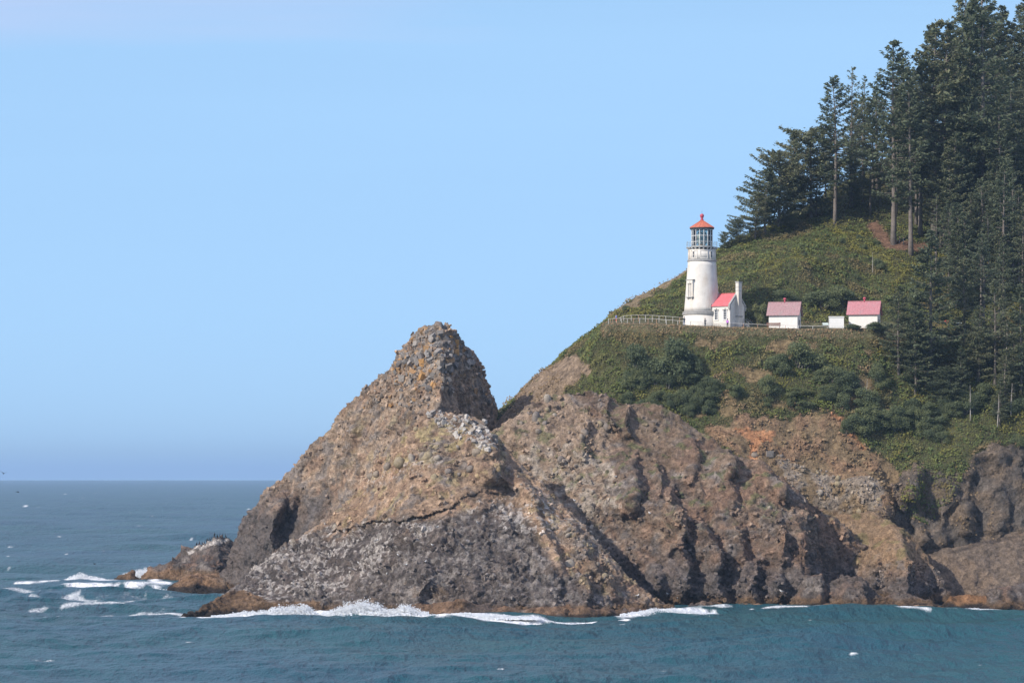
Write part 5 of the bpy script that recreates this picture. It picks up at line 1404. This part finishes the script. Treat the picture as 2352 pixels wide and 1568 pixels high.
base = (Q[:, 0] * ((1 - u_) * (1 - v_))[:, None] + Q[:, 1] * (u_ * (1 - v_))[:, None] + Q[:, 2] * (u_ * v_)[:, None] + Q[:, 3] * ((1 - u_) * v_)[:, None])
nrm = fn_[pick]
lump = fbm(base, 2.2, 2, 131); lump2 = fbm(base, 6.0, 2, 132); zone = fbm(base, 9.0, 3, 133); zone2 = fbm(base, 3.2, 2, 134)
hgt = np.clip(0.18 + 0.75 * lump + 0.5 * lump2, 0.0, 1.3) * (1 - .85 * HLIP[q[pick]].max(1))
c = base + nrm * (hgt * NR.random(NL) ** 0.6 + 0.02)[:, None] + np.array([0, 0, 0.12])
d = unit(NR.normal(0, 1, (NL, 3)) + nrm * .3)
sz = NR.uniform(.16, .42, NL) * (0.8 + 0.5 * (lump > 0.1))
v, f = leaf_quads(c, d, unit(nrm + np.array([-.2, -.3, .5]) + NR.normal(0, .55, (NL, 3))), sz, sz * NR.uniform(.5, .9, NL), None)
bpx, bpy_ = proj(base)
col = np.repeat(A(.092, .122, .044)[None], NL, 0)
col = mix(col, A(.145, .165, .052)[None], sstep(0.0, .35, zone2) * .8)
col = mix(col, A(.18, .17, .042)[None], sstep(.12, .4, zone + .5 * NR.normal(0, .2, NL)) * .75)
col = mix(col, A(.19, .14, .075)[None], sstep(.18, .45, -zone + .3 * lump2) * .65)
col = mix(col, A(.15, .11, .035)[None], (NR.random(NL) < .06) * .8)
col = mix(col, A(.17, .125, .07)[None], ((bpy_ > 752) & (bpy_ < 800) & (bpx > 1380)) * sstep(-.1, .25, zone) * .7)
col = mix(col, A(.12, .155, .035)[None], inpoly(bpx + 14 * zone2, bpy_ + 10 * zone2, [(1820,940),(1830,910),(1890,900),(1930,925),(1930,950)]) * .8)
col = mix(col, A(.10, .125, .035)[None], inpoly(bpx + 14 * zone2, bpy_ + 10 * zone2, [(1330,880),(1350,830),(1400,790),(1430,850),(1440,930),(1380,910)]) * .6)
col = mix(col, A(.22, .165, .095)[None], HVEG[q[pick]].min(1) < .75)
col *= NR.uniform(1.08, 1.48, NL)[:, None] * [1.08, 1.02, .98]
gm = np_mesh('ground_cover', v, f); set_attr(gm, 'leaf', np.repeat(col, 4, 0), 'COLOR')
gc = link('ground_cover', gm, M_GLEAF); tag(gc, 'low leafy salal and grass covering the headland slopes', 'ground cover', None, 'stuff')
# ------------------------------------------------------------------ loose stones
def stone_mesh(name, seed, angular=True, mat=None):
    r = random.Random(seed)
    bm = bmesh.new()
    if angular:                                                        # a broken block: the hull of a few points near the corners of a box
        pts = [Vector((sx_ * r.uniform(.55, 1.0), sy_ * r.uniform(.55, 1.0), sz_ * r.uniform(.55, 1.0))) for sx_ in (-1, 1) for sy_ in (-1, 1) for sz_ in (-1, 1)]
        pts += [Vector((r.uniform(-1, 1), r.uniform(-1, 1), r.choice((-1, 1)) * r.uniform(.7, 1.0))) for _ in range(2)]
        vs = [bm.verts.new(p_) for p_ in pts]
        hull = bmesh.ops.convex_hull(bm, input=vs)
        bmesh.ops.delete(bm, geom=[e_ for e_ in hull['geom_interior'] if isinstance(e_, bmesh.types.BMVert)], context='VERTS')
    else: bmesh.ops.create_icosphere(bm, subdivisions=2, radius=1.0)
    sx, sy, sz = r.uniform(.8, 1.25), r.uniform(.7, 1.1), r.uniform(.6, .95)
    ph = [r.uniform(0, 6.28) for _ in range(6)]
    for v in bm.verts:
        k = r.uniform(.92, 1.02) if angular else r.uniform(.93, 1.05) + .16 * math.sin(2.1 * v.co.x + ph[0]) + .15 * math.sin(2.7 * v.co.y + ph[1]) + .14 * math.sin(3.9 * v.co.z + ph[2])
        v.co = Vector((v.co.x * sx, v.co.y * sy, v.co.z * sz)) * k
    if angular: bmesh.ops.dissolve_limit(bm, angle_limit=math.radians(14), verts=bm.verts[:], edges=bm.edges[:])
    me = bpy.data.meshes.new(name); bm.to_mesh(me); bm.free()
    if not angular:
        for p in me.polygons: p.use_smooth = True
    if mat: me.materials.append(mat)
    return me
def block_material(name, cols):
    m, nt, N, L, b = new_mat(name)
    oi = N.new('ShaderNodeObjectInfo'); rp = N.new('ShaderNodeValToRGB'); rp.color_ramp.interpolation = 'CONSTANT'
    el = rp.color_ramp.elements
    for i, c_ in enumerate(cols):
        e_ = el[i] if i < 2 else el.new(i / len(cols))
        e_.position = i / len(cols); e_.color = c_ + (1,)
    L.new(oi.outputs['Random'], rp.inputs[0])
    c = coords(nt); n1 = noise_node(nt, 2.2, 6, .7, c); n2 = noise_node(nt, 0.8, 3, .6, c)
    base = mixcol(nt, 1.0, rp.outputs[0], maprange(nt, n1.outputs[0], .3, .7, .6, 1.35), 'MULTIPLY')
    base = mixcol(nt, maprange(nt, n2.outputs[0], .5, .7, 0, .55), base, (.19, .16, .135))
    L.new(base, b.inputs['Base Color']); b.inputs['Roughness'].default_value = .9; b.inputs['Specular IOR Level'].default_value = .15
    L.new(bump(nt, n1.outputs[0], .8, .12), b.inputs['Normal'])
    return m
M_BLOCK = block_material('summit_block', [(.24, .225, .21), (.17, .155, .145), (.42, .235, .09), (.30, .27, .24), (.21, .19, .17), (.36, .22, .11), (.26, .22, .18)])
M_WST = block_material('whitened_stone', [(.46, .43, .39), (.27, .245, .22), (.52, .48, .43), (.20, .18, .16), (.36, .315, .26)])
M_BLD = block_material('tan_boulder', [(.27, .22, .165), (.23, .19, .15), (.32, .275, .22), (.29, .235, .15), (.20, .17, .145)])
SB = {m_.name: [stone_mesh('stone', 900 + i, True, m_) for i in range(6)] for m_ in (M_BLOCK, M_WST)}
SB[M_BLD.name] = [stone_mesh('stone', 950 + i, False, M_BLD) for i in range(5)]
def strew(parent, bv, poly, n_, s0, s1, mat, seed, power=2.0, sink=.3):
    r = random.Random(seed); xs_ = [q[0] for q in poly]; ys_ = [q[1] for q in poly]
    done = tries = 0
    while done < n_ and tries < n_ * 8:
        tries += 1
        p_, q_ = r.uniform(min(xs_), max(xs_)), r.uniform(min(ys_), max(ys_))
        if not inpoly(np.array([p_]), np.array([q_]), poly)[0]: continue
        g, nn = on(p_, q_, bv)
        if g is None: continue
        s_ = s0 + (s1 - s0) * r.random() ** power
        o = bpy.data.objects.new('stone', r.choice(SB[mat.name])); COL.objects.link(o); o.parent = parent
        o.location = g + nn * s_ * (0.5 - sink - (.25 if mat is M_BLD else 0)); o.scale = (s_, s_, s_); o.rotation_euler = (r.uniform(0, 6.28), r.uniform(0, 6.28), r.uniform(0, 6.28))
        done += 1
BV_S, BV_F, BV_R = bvh_of(spire), bvh_of(front), bvh_of(ridge)
strew(spire, BV_S, [(905,840),(935,790),(972,756),(1040,764),(1062,800),(1040,860),(1015,900),(900,880)], 190, .22, .85, M_BLOCK, 1)
strew(spire, BV_S, [(880,870),(900,850),(1015,890),(1012,935),(830,940)], 60, .18, .5, M_BLOCK, 2)
strew(spire, BV_S, [(1050,800),(1092,805),(1118,860),(1135,940),(1090,900)], 40, .25, .7, M_BLOCK, 3)
strew(front, BV_F, [(975,950),(1010,944),(1110,965),(1140,1010),(1120,1035),(1060,1010)], 120, .18, .62, M_WST, 4)
strew(front, BV_F, [(930,1000),(980,965),(1080,1000),(1090,1050),(920,1060)], 26, .15, .5, M_BLD, 5)
strew(front, BV_F, [(890,1045),(1000,1035),(1110,1060),(1080,1100),(840,1100)], 12, .3, 1.0, M_BLD, 6, 1.6)
strew(front, BV_F, [(1180,1090),(1230,1110),(1420,1310),(1400,1340),(1250,1200)], 50, .2, .6, M_BLD, 7)
strew(ridge, BV_R, [(1190,960),(1300,900),(1400,915),(1400,1010),(1200,1010)], 20, .2, 1.0, M_BLD, 8)
strew(ridge, BV_R, [(1230,1050),(1400,1050),(1450,1180),(1320,1180)], 26, .2, .8, M_BLD, 9)
strew(headland, BV_H, [(1760,1030),(1830,1060),(2025,1110),(2030,1180),(1900,1170),(1800,1090)], 50, .2, .7, M_BLD, 10)
for (p_, q_, s_, m_, par, bv) in [(947,1053,1.0,M_BLD,front,BV_F),(978,1050,1.1,M_BLD,front,BV_F),(915,1062,1.3,M_BLD,front,BV_F),(1095,1040,.9,M_BLD,front,BV_F),(1310,1300,1.4,M_BLD,front,BV_F),(1250,908,1.5,M_BLD,ridge,BV_R),(1230,960,1.2,M_BLD,ridge,BV_R),
        (1345,995,1.0,M_BLD,ridge,BV_R),(1258,916,.9,M_BLD,ridge,BV_R),(1768,1042,.8,M_WST,headland,BV_H),(1733,1045,.8,M_BLD,headland,BV_H)]:
    g, nn = on(p_, q_, bv)
    if g is None: continue
    o = bpy.data.objects.new('stone', rng.choice(SB[m_.name])); COL.objects.link(o); o.parent = par
    o.location = g - nn * s_ * .1; o.scale = (s_ * .9, s_, s_ * 1.15); o.rotation_euler = (rng.uniform(-.3, .3), rng.uniform(-.3, .3), rng.uniform(0, 6.28))

# ------------------------------------------------------------------ rubble: the small stuff stuck all over the rock faces
ICO = stone_mesh('tmp', 5, True); bm = bmesh.new(); bm.from_mesh(ICO); bmesh.ops.triangulate(bm, faces=bm.faces); bm.to_mesh(ICO); bm.free()
def tri_template(seed):
    m_ = stone_mesh('tmp', seed, True); bm = bmesh.new(); bm.from_mesh(m_); bmesh.ops.triangulate(bm, faces=bm.faces); bm.verts.index_update()
    v = np.array([tuple(x.co) for x in bm.verts]); f = np.array([[w.index for w in t.verts] for t in bm.faces]); bm.free(); bpy.data.meshes.remove(m_); return v, f
TPL = [tri_template(970 + i) for i in range(5)]
def rubble(parent, n_, weight, s0, s1, seed, bright=(.75, 1.3)):
    me = parent.data; r = np.random.default_rng(seed)
    co = get_co(me); no = get_no(me); px_, py_ = proj(co)
    st = np.empty(len(co) * 4, np.float32); me.color_attributes['stone'].data.foreach_get('color', st); st = st.reshape(-1, 4)[:, :3]
    w = weight(px_, py_, co, no) * (no[:, 1] < .3) * (co[:, 2] > .8); w = np.clip(w, 0, None)
    pick = r.choice(len(co), n_, p=w / w.sum())
    V, Fc, C_, k0 = [], [], [], 0
    grp = r.integers(0, 5, n_)
    for t in range(5):
        ii = pick[grp == t]; k = len(ii)
        tv, tf = TPL[t]
        q_ = r.normal(0, 1, (k, 4)); q_ /= np.linalg.norm(q_, axis=1, keepdims=True); a, b_, c_, d_ = q_.T
        R_ = np.stack([1 - 2 * (c_ * c_ + d_ * d_), 2 * (b_ * c_ - a * d_), 2 * (b_ * d_ + a * c_), 2 * (b_ * c_ + a * d_), 1 - 2 * (b_ * b_ + d_ * d_), 2 * (c_ * d_ - a * b_), 2 * (b_ * d_ - a * c_), 2 * (c_ * d_ + a * b_), 1 - 2 * (b_ * b_ + c_ * c_)], -1).reshape(-1, 3, 3)
        s_ = s0 + (s1 - s0) * r.random(k) ** 2.6
        v = np.einsum('kij,nj->kni', R_, tv) * s_[:, None, None] + (co[ii] + no[ii] * (s_ * .25)[:, None] + r.normal(0, .12, (k, 3)))[:, None, :]
        V.append(v.reshape(-1, 3)); Fc.append((tf[None] + (np.arange(k) * len(tv))[:, None, None]).reshape(-1, 3) + k0); k0 += k * len(tv)
        C_.append(np.repeat(st[ii] * r.uniform(bright[0], bright[1], (k, 1)), len(tv), 0))
    m_ = np_mesh('rubble', np.concatenate(V), np.concatenate(Fc)); set_attr(m_, 'stone', np.clip(np.concatenate(C_), .01, .8), 'COLOR')
    o = link('rubble', m_, M_STONE, parent); o['kind'] = 'stuff'
    return o
pat = lambda co, sz, sd: np.clip(.25 + 1.6 * fbm(co, sz, 3, sd), 0, 1)
rubble(spire, 1600, lambda px, py, co, no: pat(co, 5, 201) * (1 - .6 * sstep(1050, 1150, py)) + .8 * (py < 900), .08, .45, 1)
rubble(front, 1500, lambda px, py, co, no: pat(co, 4, 202) * (1 - .8 * inpoly(px, py, [(420,1425),(480,1365),(560,1350),(740,1380),(740,1425)])), .07, .42, 2)
rubble(ridge, 2400, lambda px, py, co, no: pat(co, 4, 203) * (.4 + .6 * sstep(1000, 1200, py) + .5 * (px < 1430)), .08, .48, 3)
rubble(hump, 700, lambda px, py, co, no: pat(co, 4, 204) * sstep(1270, 1310, py), .08, .45, 4)
rubble(headland, 2200, lambda px, py, co, no: pat(co, 3, 205) * (inpoly(px, py, POLY_SCREE) * 1.0 + inpoly(px, py, [(1100,1000),(1150,950),(1260,880),(1290,900),(1200,1020)]) * .5), .06, .36, 5)
# ------------------------------------------------------------------ surf: spray thrown up where the swell meets the rock
OCT = (np.array([(1,1,1),(-1,-1,1),(-1,1,-1),(1,-1,-1)], float), np.array([(0,2,1),(0,1,3),(0,3,2),(1,2,3)]))
m, nt, N, L, b = new_mat('sea_foam')
b.inputs['Base Color'].default_value = (.82, .84, .84, 1); b.inputs['Roughness'].default_value = .8; b.inputs['Specular IOR Level'].default_value = .1
b.inputs['Subsurface Weight'].default_value = 0.0
M_FOAM = m
def surf(lines, n_, seed, label):
    r = np.random.default_rng(seed); V, Fc = [], []; k0 = 0
    Pc, Sz = [], []
    for (prof, py_sea, share, depth) in lines:
        k = int(n_ * share); xs_ = np.array([q[0] for q in prof], float); hs_ = np.array([q[1] for q in prof], float)
        cand = r.uniform(xs_[0], xs_[-1], k * 4); wgt = np.interp(cand, xs_, hs_) + 2; cand = r.choice(cand, k, p=wgt / wgt.sum())
        h = np.interp(cand, xs_, hs_)
        jag = 1 + .55 * perlin(np.stack([cand / 9.0, 0 * cand, 0 * cand + seed], -1), 3) + .5 * perlin(np.stack([cand / 3.1, 0 * cand, 0 * cand + seed], -1), 4)
        u_ = r.random(k) ** 1.7
        z_px = h * jag * u_
        Y = sea_y(py_sea) + r.normal(0, depth, k) * (1 - .5 * u_)
        X = (cand + r.normal(0, 2 + .1 * z_px, k) - CX) / F * Y
        Z = z_px / F * Y + .05
        Pc.append(np.stack([X, Y, Z], -1)); Sz.append((.025 + .10 * r.random(k) ** 2) * (1.2 - .7 * u_))
    Pc, Sz = np.concatenate(Pc), np.concatenate(Sz); k = len(Pc)
    v = OCT[0][None] * (Sz[:, None, None] * r.uniform(.6, 1.4, (k, 1, 3))) + Pc[:, None, :] + r.normal(0, .2, (k, 4, 3)) * Sz[:, None, None]
    f = OCT[1][None] + (np.arange(k) * 4)[:, None, None]
    o = link('surf', np_mesh('surf', v.reshape(-1, 3), f.reshape(-1, 3)), M_FOAM); tag(o, label, 'surf', None, 'stuff')
surf([([(488,2),(520,5),(560,12),(600,12),(640,22),(680,24),(705,27),(725,8)], 1416.5, .3, 1.0), ([(738,8),(770,18),(800,28),(832,34),(862,30),(890,16),(912,18),(932,30),(955,16),(985,10)], 1416.5, .42, 1.1),
      ([(985,8),(1040,9),(1060,14),(1100,8),(1150,9),(1190,5),(1240,2)], 1421, .28, .8)], 46000, 5, 'white surf breaking against the foot of the front stack')
surf([([(1425,3),(1470,7),(1500,12),(1540,12),(1580,9),(1640,2)], 1411, 1.0, 1.4)], 11000, 6, 'white wave washing over the ledge below the ridge')
surf([([(145,3),(220,6),(300,8),(390,6)], 1349, .5, 4.0), ([(150,2),(172,12),(190,16),(205,9),(240,4)], 1332, .2, 2.0), ([(288,4),(310,16),(335,22),(355,18),(370,4)], 1327, .3, 2.0)], 17000, 7, 'white breakers around the low offshore rock')
surf([([(1850,2),(1880,9),(1900,3)], 1402, .3, .6), ([(2035,2),(2060,7),(2090,2)], 1403, .3, .6), ([(2222,3),(2240,10),(2262,4),(2300,3)], 1406, .4, .6)], 5000, 8, 'small splashes along the foot of the right hand rocks')

# ------------------------------------------------------------------ people
def cloth(name, col): return simple_mat(name, col, .85, .15, 8.0)
M_SKIN = simple_mat('skin', (.50, .31, .22), .6, .08, 8.0); M_SHOE = cloth('pale_shoe', (.55, .53, .50)); M_BOOT = cloth('dark_boot', (.06, .05, .045))
M_HAIRD = simple_mat('dark_hair', (.035, .025, .02), .6, .2, 20); M_HAIRB = simple_mat('brown_hair', (.10, .06, .035), .6, .2, 20)
C_BLUE, C_RED, C_NAVY, C_JEAN, C_GREY, C_PURP, C_BLACK, C_ORED, C_TANC = (cloth('blue_shirt', (.10, .19, .52)), cloth('red_shorts', (.50, .045, .04)), cloth('navy_shirt', (.035, .05, .065)), cloth('blue_jeans', (.075, .12, .20)),
    cloth('grey_jacket', (.075, .08, .085)), cloth('purple_jacket', (.50, .16, .60)), cloth('black_trousers', (.03, .032, .04)), cloth('red_jacket', (.62, .09, .06)), cloth('tan_shirt', (.35, .26, .18)))
def person(pos, face, top, legs, shoe, hair, label, H=1.72, arms='down', stride=0.0, shorts=False):
    """one skinned figure; face = heading (0 looks at the camera side, pi away)"""
    J, E, Rr, Zn = [], [], [], []
    def j(p, r, par=None, zone=None):
        J.append(Vector(p)); Rr.append(r)
        if par is not None: E.append((par, len(J) - 1)); Zn.append(zone)
        return len(J) - 1
    pel = j((0, 0, .94), .135); sp = j((0, 0, 1.12), .125, pel, 't'); chs = j((0, 0, 1.33), .15, sp, 't'); nb = j((0, .005, 1.47), .065, chs, 't')
    nk = j((0, -.005, 1.54), .055, nb, 's'); h1 = j((0, -.02, 1.62), .085, nk, 's'); h2 = j((0, -.015, 1.71), .075, h1, 's'); j((0, -.115, 1.615), .018, h1, 's')
    for s in (-1, 1):
        sh_ = j((s * .175, 0, 1.40), .068, chs, 't')
        if arms == 'down': el, wr_ = (s * .235, .03, 1.14), (s * .235, -.05, .90)
        elif arms == 'phone': el, wr_ = (s * .225, -.06, 1.16), (s * .07, -.30, 1.34)
        elif arms == 'rail': el, wr_ = (s * .25, -.12, 1.18), (s * .24, -.36, 1.02)
        else: el, wr_ = (s * .27, .02, 1.16), (s * .16, -.14, 1.02)
        e_ = j(el, .05, sh_, 't'); w_ = j(wr_, .036, e_, 't' if not shorts else 's')
        fd = (Vector(wr_) - Vector(el)).normalized(); sd = Vector((s, 0, 0)) if abs(fd.x) < .8 else Vector((0, 1, 0)); sd = (sd - fd * sd.dot(fd)).normalized(); cu = fd.cross(sd) * s
        pm = j(Vector(wr_) + fd * .07, .034, w_, 's')
        for q in range(4):
            b0 = Vector(wr_) + fd * .105 + sd * (.028 - .019 * q); ln = (.038, .044, .04, .03)[q]
            a_ = j(b0, .009, pm, 's'); b1 = j(b0 + fd * ln, .008, a_, 's'); j(b0 + fd * (ln * 1.5) + cu * ln * .5, .007, b1, 's')
        t0 = j(Vector(wr_) + fd * .045 + sd * .045, .011, pm, 's'); j(Vector(wr_) + fd * .085 + sd * .062 + cu * .015, .009, t0, 's')
        hip = j((s * .092, 0, .88), .10, pel, 'l'); kn = j((s * .10, -.02 - s * stride * .5, .50), .068, hip, 'l'); cf = j((s * .10, .015 - s * stride * .8, .34), .062, kn, 'l' if not shorts else 's')
        an = j((s * .105, .02 - s * stride, .09), .045, cf, 'l' if not shorts else 's'); j((s * .115, -.06 - s * stride, .045), .042, an, 'f'); j((s * .12, -.15 - s * stride, .035), .034, len(J) - 1, 'f')
    me = bpy.data.meshes.new('person'); me.from_pydata([tuple(v) for v in J], E, [])
    o = bpy.data.objects.new('tmp', me); COL.objects.link(o)
    sk_ = o.modifiers.new('s', 'SKIN'); sk_.use_smooth_shade = True
    for i, sv in enumerate(me.skin_vertices[0].data):
        sv.radius = (Rr[i] * (1.12 if i in (1, 2) else 1), Rr[i] * (.78 if i in (0, 1, 2) else 1)); sv.use_root = (i == pel)
    sb_ = o.modifiers.new('d', 'SUBSURF'); sb_.levels = 1; sb_.render_levels = 1
    dg = bpy.context.evaluated_depsgraph_get(); out = bpy.data.meshes.new_from_object(o.evaluated_get(dg)); bpy.data.objects.remove(o)
    out.materials.clear()
    for m_ in (top, legs, M_SKIN, shoe): out.materials.append(m_)
    A_ = np.array([tuple(J[a]) for a, b in E]); B_ = np.array([tuple(J[b]) for a, b in E])
    cen = np.array([tuple(p.center) for p in out.polygons])
    ab = B_ - A_; tt = np.clip(((cen[:, None] - A_[None]) * ab[None]).sum(-1) / np.maximum((ab * ab).sum(-1), 1e-9)[None], 0, 1)
    near = np.linalg.norm(cen[:, None] - (A_[None] + tt[..., None] * ab[None]), axis=-1).argmin(1)
    zi = {'t': 0, 'l': 1, 's': 2, 'f': 3}
    out.polygons.foreach_set('material_index', np.array([zi[Zn[k]] for k in near], np.int32))
    p = link('person', out); p.location = pos; p.rotation_euler = (0, 0, face); p.scale = (H / 1.79,) * 3
    tag(p, label, 'person')
    hm = MB().lathe([(.02, .105), (.06, .098), (.092, .06), (.104, .0), (.10, -.06), (.085, -.10), (.06, -.11)], 12, (0, 0, 0)).mesh('hair', True); hm.materials.append(hair)
    hh = link('hair', hm, None, p); hh.location = (0, .022, 1.695); hh.rotation_euler = (math.radians(-22), 0, 0)
    return p
def stand(px_, Y):
    x_ = (px_ - CX) / F * Y; g = drop(x_, Y); return g
person(stand(1415.6, 597.0), -1.2, C_BLUE, C_RED, M_BOOT, M_HAIRB, 'person in blue shirt and red shorts at the far left railing end', 1.74, 'rail', shorts=True)
person(stand(1571.5, 593.2), math.pi, C_NAVY, C_JEAN, M_BOOT, M_HAIRD, 'person in dark shirt and jeans facing the lighthouse at its left foot', 1.78, 'phone')
person(stand(1619.5, 592.6), 2.5, C_GREY, C_NAVY, M_BOOT, M_HAIRD, 'person in dark grey jacket standing before the tower plinth', 1.68, 'phone')
person(stand(1671.0, 592.8), 2.9, C_PURP, C_BLACK, M_SHOE, M_HAIRD, 'person in purple jacket and white shoes by the workroom corner', 1.72, 'bent', .05)
def seen(px_, py_):
    g, nn = on(px_, py_); return g
person(seen(2066.4, 562), 1.4, C_BLACK, C_BLACK, M_BOOT, M_HAIRD, 'person in black walking the forest trail under the tall spruces', 1.75, 'down', .12)
person(seen(2075.5, 563), 1.5, C_NAVY, C_GREY, M_BOOT, M_HAIRD, 'person in navy following on the forest trail', 1.70, 'down', .10)
person(seen(2172.0, 752), .3, C_ORED, C_BLACK, M_BOOT, M_HAIRB, 'person in red jacket, left of two, on the path in the trees', 1.72, 'down')
person(seen(2179.5, 753), .9, C_ORED, C_NAVY, M_BOOT, M_HAIRD, 'person in red jacket, right of two, on the path in the trees', 1.66, 'bent')
person(seen(2193.0, 752), .2, C_TANC, C_GREY, M_BOOT, M_HAIRB, 'person in tan shirt reading the sign in the trees', 1.70, 'bent')
g_ = seen(2203, 752)
if g_: panel_sign(2203, 744, g_.y - .3, 1.0, .6, math.radians(30), 'pale panel sign on the path among the trees', 0.0)

# ------------------------------------------------------------------ birds
M_GULL = simple_mat('white_feathers', (.78, .77, .74), .8, .05, 8); M_GULLG = simple_mat('grey_feathers', (.33, .34, .36), .8, .1, 8); M_CORM = simple_mat('black_feathers', (.022, .022, .024), .5, .2, 8); M_BEAK = simple_mat('yellow_beak', (.55, .35, .06), .5, .1, 8)
def bird_meshes(kind):
    if kind == 'gull':
        body = MB().tube([(0, .30, .20), (0, .18, .21), (0, .02, .22), (0, -.12, .25), (0, -.19, .33), (0, -.22, .40), (0, -.25, .435), (0, -.29, .435)], [.012, .06, .105, .10, .06, .055, .05, .012], 8)
        body.tube([(-.04, 0, .14), (-.04, -.01, -.04)], .010, 4).tube([(.04, 0, .14), (.04, -.01, -.04)], .010, 4)
        wing = [MB().tube([(s * .085, -.10, .27), (s * .115, .06, .24), (s * .07, .26, .22), (s * .02, .40, .215)], [.035, .055, .035, .008], 6) for s in (-1, 1)]
        bk = MB().tube([(0, -.285, .435), (0, -.35, .42)], [.016, .004], 5)
        return body.mesh('body', True), [w.mesh('wing', True) for w in wing], bk.mesh('beak', True), M_GULL, M_GULLG
    body = MB().tube([(0, .24, .02), (0, .16, .18), (0, .04, .32), (0, -.04, .46), (0, -.05, .58), (0, -.03, .68), (0, -.06, .75), (0, -.12, .765)], [.02, .07, .11, .09, .05, .036, .04, .014], 8)
    body.tube([(-.05, .03, .25), (-.06, -.02, -.05)], .014, 4).tube([(.05, .03, .25), (.06, -.02, -.05)], .014, 4)
    wing = [MB().tube([(s * .09, -.02, .46), (s * .125, .06, .30), (s * .07, .18, .12)], [.04, .05, .012], 6) for s in (-1, 1)]
    return body.mesh('body', True), [w.mesh('wing', True) for w in wing], MB().tube([(0, -.115, .765), (0, -.20, .75)], [.013, .004], 5).mesh('beak', True), M_CORM, M_CORM
BM = {k: bird_meshes(k) for k in ('gull', 'cormorant')}
for k, v in BM.items():
    v[0].materials.append(v[3]); [w.materials.append(v[4]) for w in v[1]]; v[2].materials.append(M_BEAK if k == 'gull' else M_CORM)
def perch(kind, g, label, group=None, s=1.0):
    if g is None: return
    e = link(kind, BM[kind][0]); e.location = g; e.rotation_euler = (0, 0, rng.uniform(0, 6.28)); e.scale = (s, s, s)
    for w in BM[kind][1]: link('wing', w, None, e)
    link('beak', BM[kind][2], None, e); tag(e, label, kind, group)
BV_L, BV_HU = bvh_of(low), bvh_of(hump)
def crest(px_, Y0, Y1, bv):
    best = None
    for Y in np.linspace(Y0, Y1, 40):
        g = drop((px_ - CX) / F * Y, Y, bv)
        if g and (best is None or (g.z - CAMH) / g.y > (best.z - CAMH) / best.y): best = g
    return best
for p_ in (452, 458, 464.5, 469, 474, 477, 482, 487, 493, 499, 505, 511, 518):
    perch('cormorant', crest(p_, 648, 690, BV_L), 'black cormorant perched on the crest of the low offshore rock', 'cormorants on the low offshore rock', 1.15)
def spot(px_, py_, bv): return on(px_, py_, bv)[0]
for p_, q_, bv, lab in [(1772.5,1034,BV_H,'white gull on the pale boulder of the bare brown slope'),(1794,865,BV_H,'white gull among the shrubs below the oil houses'),(1492,1181,BV_R,'white gull high on the gullied ridge'),(1415,1097,BV_R,'white gull on the pale upper left of the ridge'),
        (1534,1366,BV_R,'left of two white gulls at the foot of the ridge'),(1557,1375,BV_R,'right of two white gulls at the foot of the ridge'),(1464,1370,BV_F,'white gull at the right tail of the front stack'),(1795,1360,BV_R,'white gull low on the right part of the ridge'),(1310,1296,BV_F,'white gull on the big boulder of the front stack'),(1320,1152,BV_R,'white gull beside the crest of the front stack')]:
    perch('gull', spot(p_, q_, bv), lab, None, 1.1)
gr_ = random.Random(9)
for k in range(14):
    perch('gull', spot(gr_.uniform(620, 1150), gr_.uniform(1190, 1330), BV_F), 'tiny white gull roosting on the dark lower face of the front stack', 'gulls roosting on the dark face of the front stack', .9)
def flying(px_, py_, Y, rz, up, span, label, white=False):
    p = P(px_, py_, Y)
    e = link('flying_bird', MB().tube([(0, .34, 0), (0, .2, .01), (0, 0, 0), (0, -.18, .02), (0, -.34, .05), (0, -.42, .05)], [.02, .07, .10, .08, .045, .01], 8).mesh('body', True)); e.data.materials.append(M_CORM)
    for s in (-1, 1):
        xs_ = [0.05, .30, .62]; zs_ = [0.03, .03 + up * .7, .03 + up]; ch_ = [.26, .22, .05]; ys_ = [0, -.06, .10]
        vs, fs = [], []
        for x_, z_, c_, y_ in zip(xs_, zs_, ch_, ys_): vs += [(s * x_, y_ - c_ / 2, z_ + .012), (s * x_, y_ + c_ / 2, z_ + .004), (s * x_, y_ + c_ / 2, z_ - .008), (s * x_, y_ - c_ / 2, z_ - .012)]
        for i in range(2):
            for q in range(4): fs.append((i * 4 + q, i * 4 + (q + 1) % 4, i * 4 + 4 + (q + 1) % 4, i * 4 + 4 + q))
        fs += [(3, 2, 1, 0), (8, 9, 10, 11)]
        MB().add(vs, fs).build('wing', M_CORM, e)
    e.location = p; e.rotation_euler = (0, .15, rz); e.scale = (span,) * 3; tag(e, label, 'bird')
flying(8, 1087, 460, .4, .30, .85, 'dark bird flying just above the horizon at the left edge')
flying(40, 1129, 460, 1.0, -.10, .70, 'dark bird flying just below the horizon at the left')
flying(217, 1295, 470, .9, .35, .60, 'dark bird flying low over the waves left of the offshore rock')
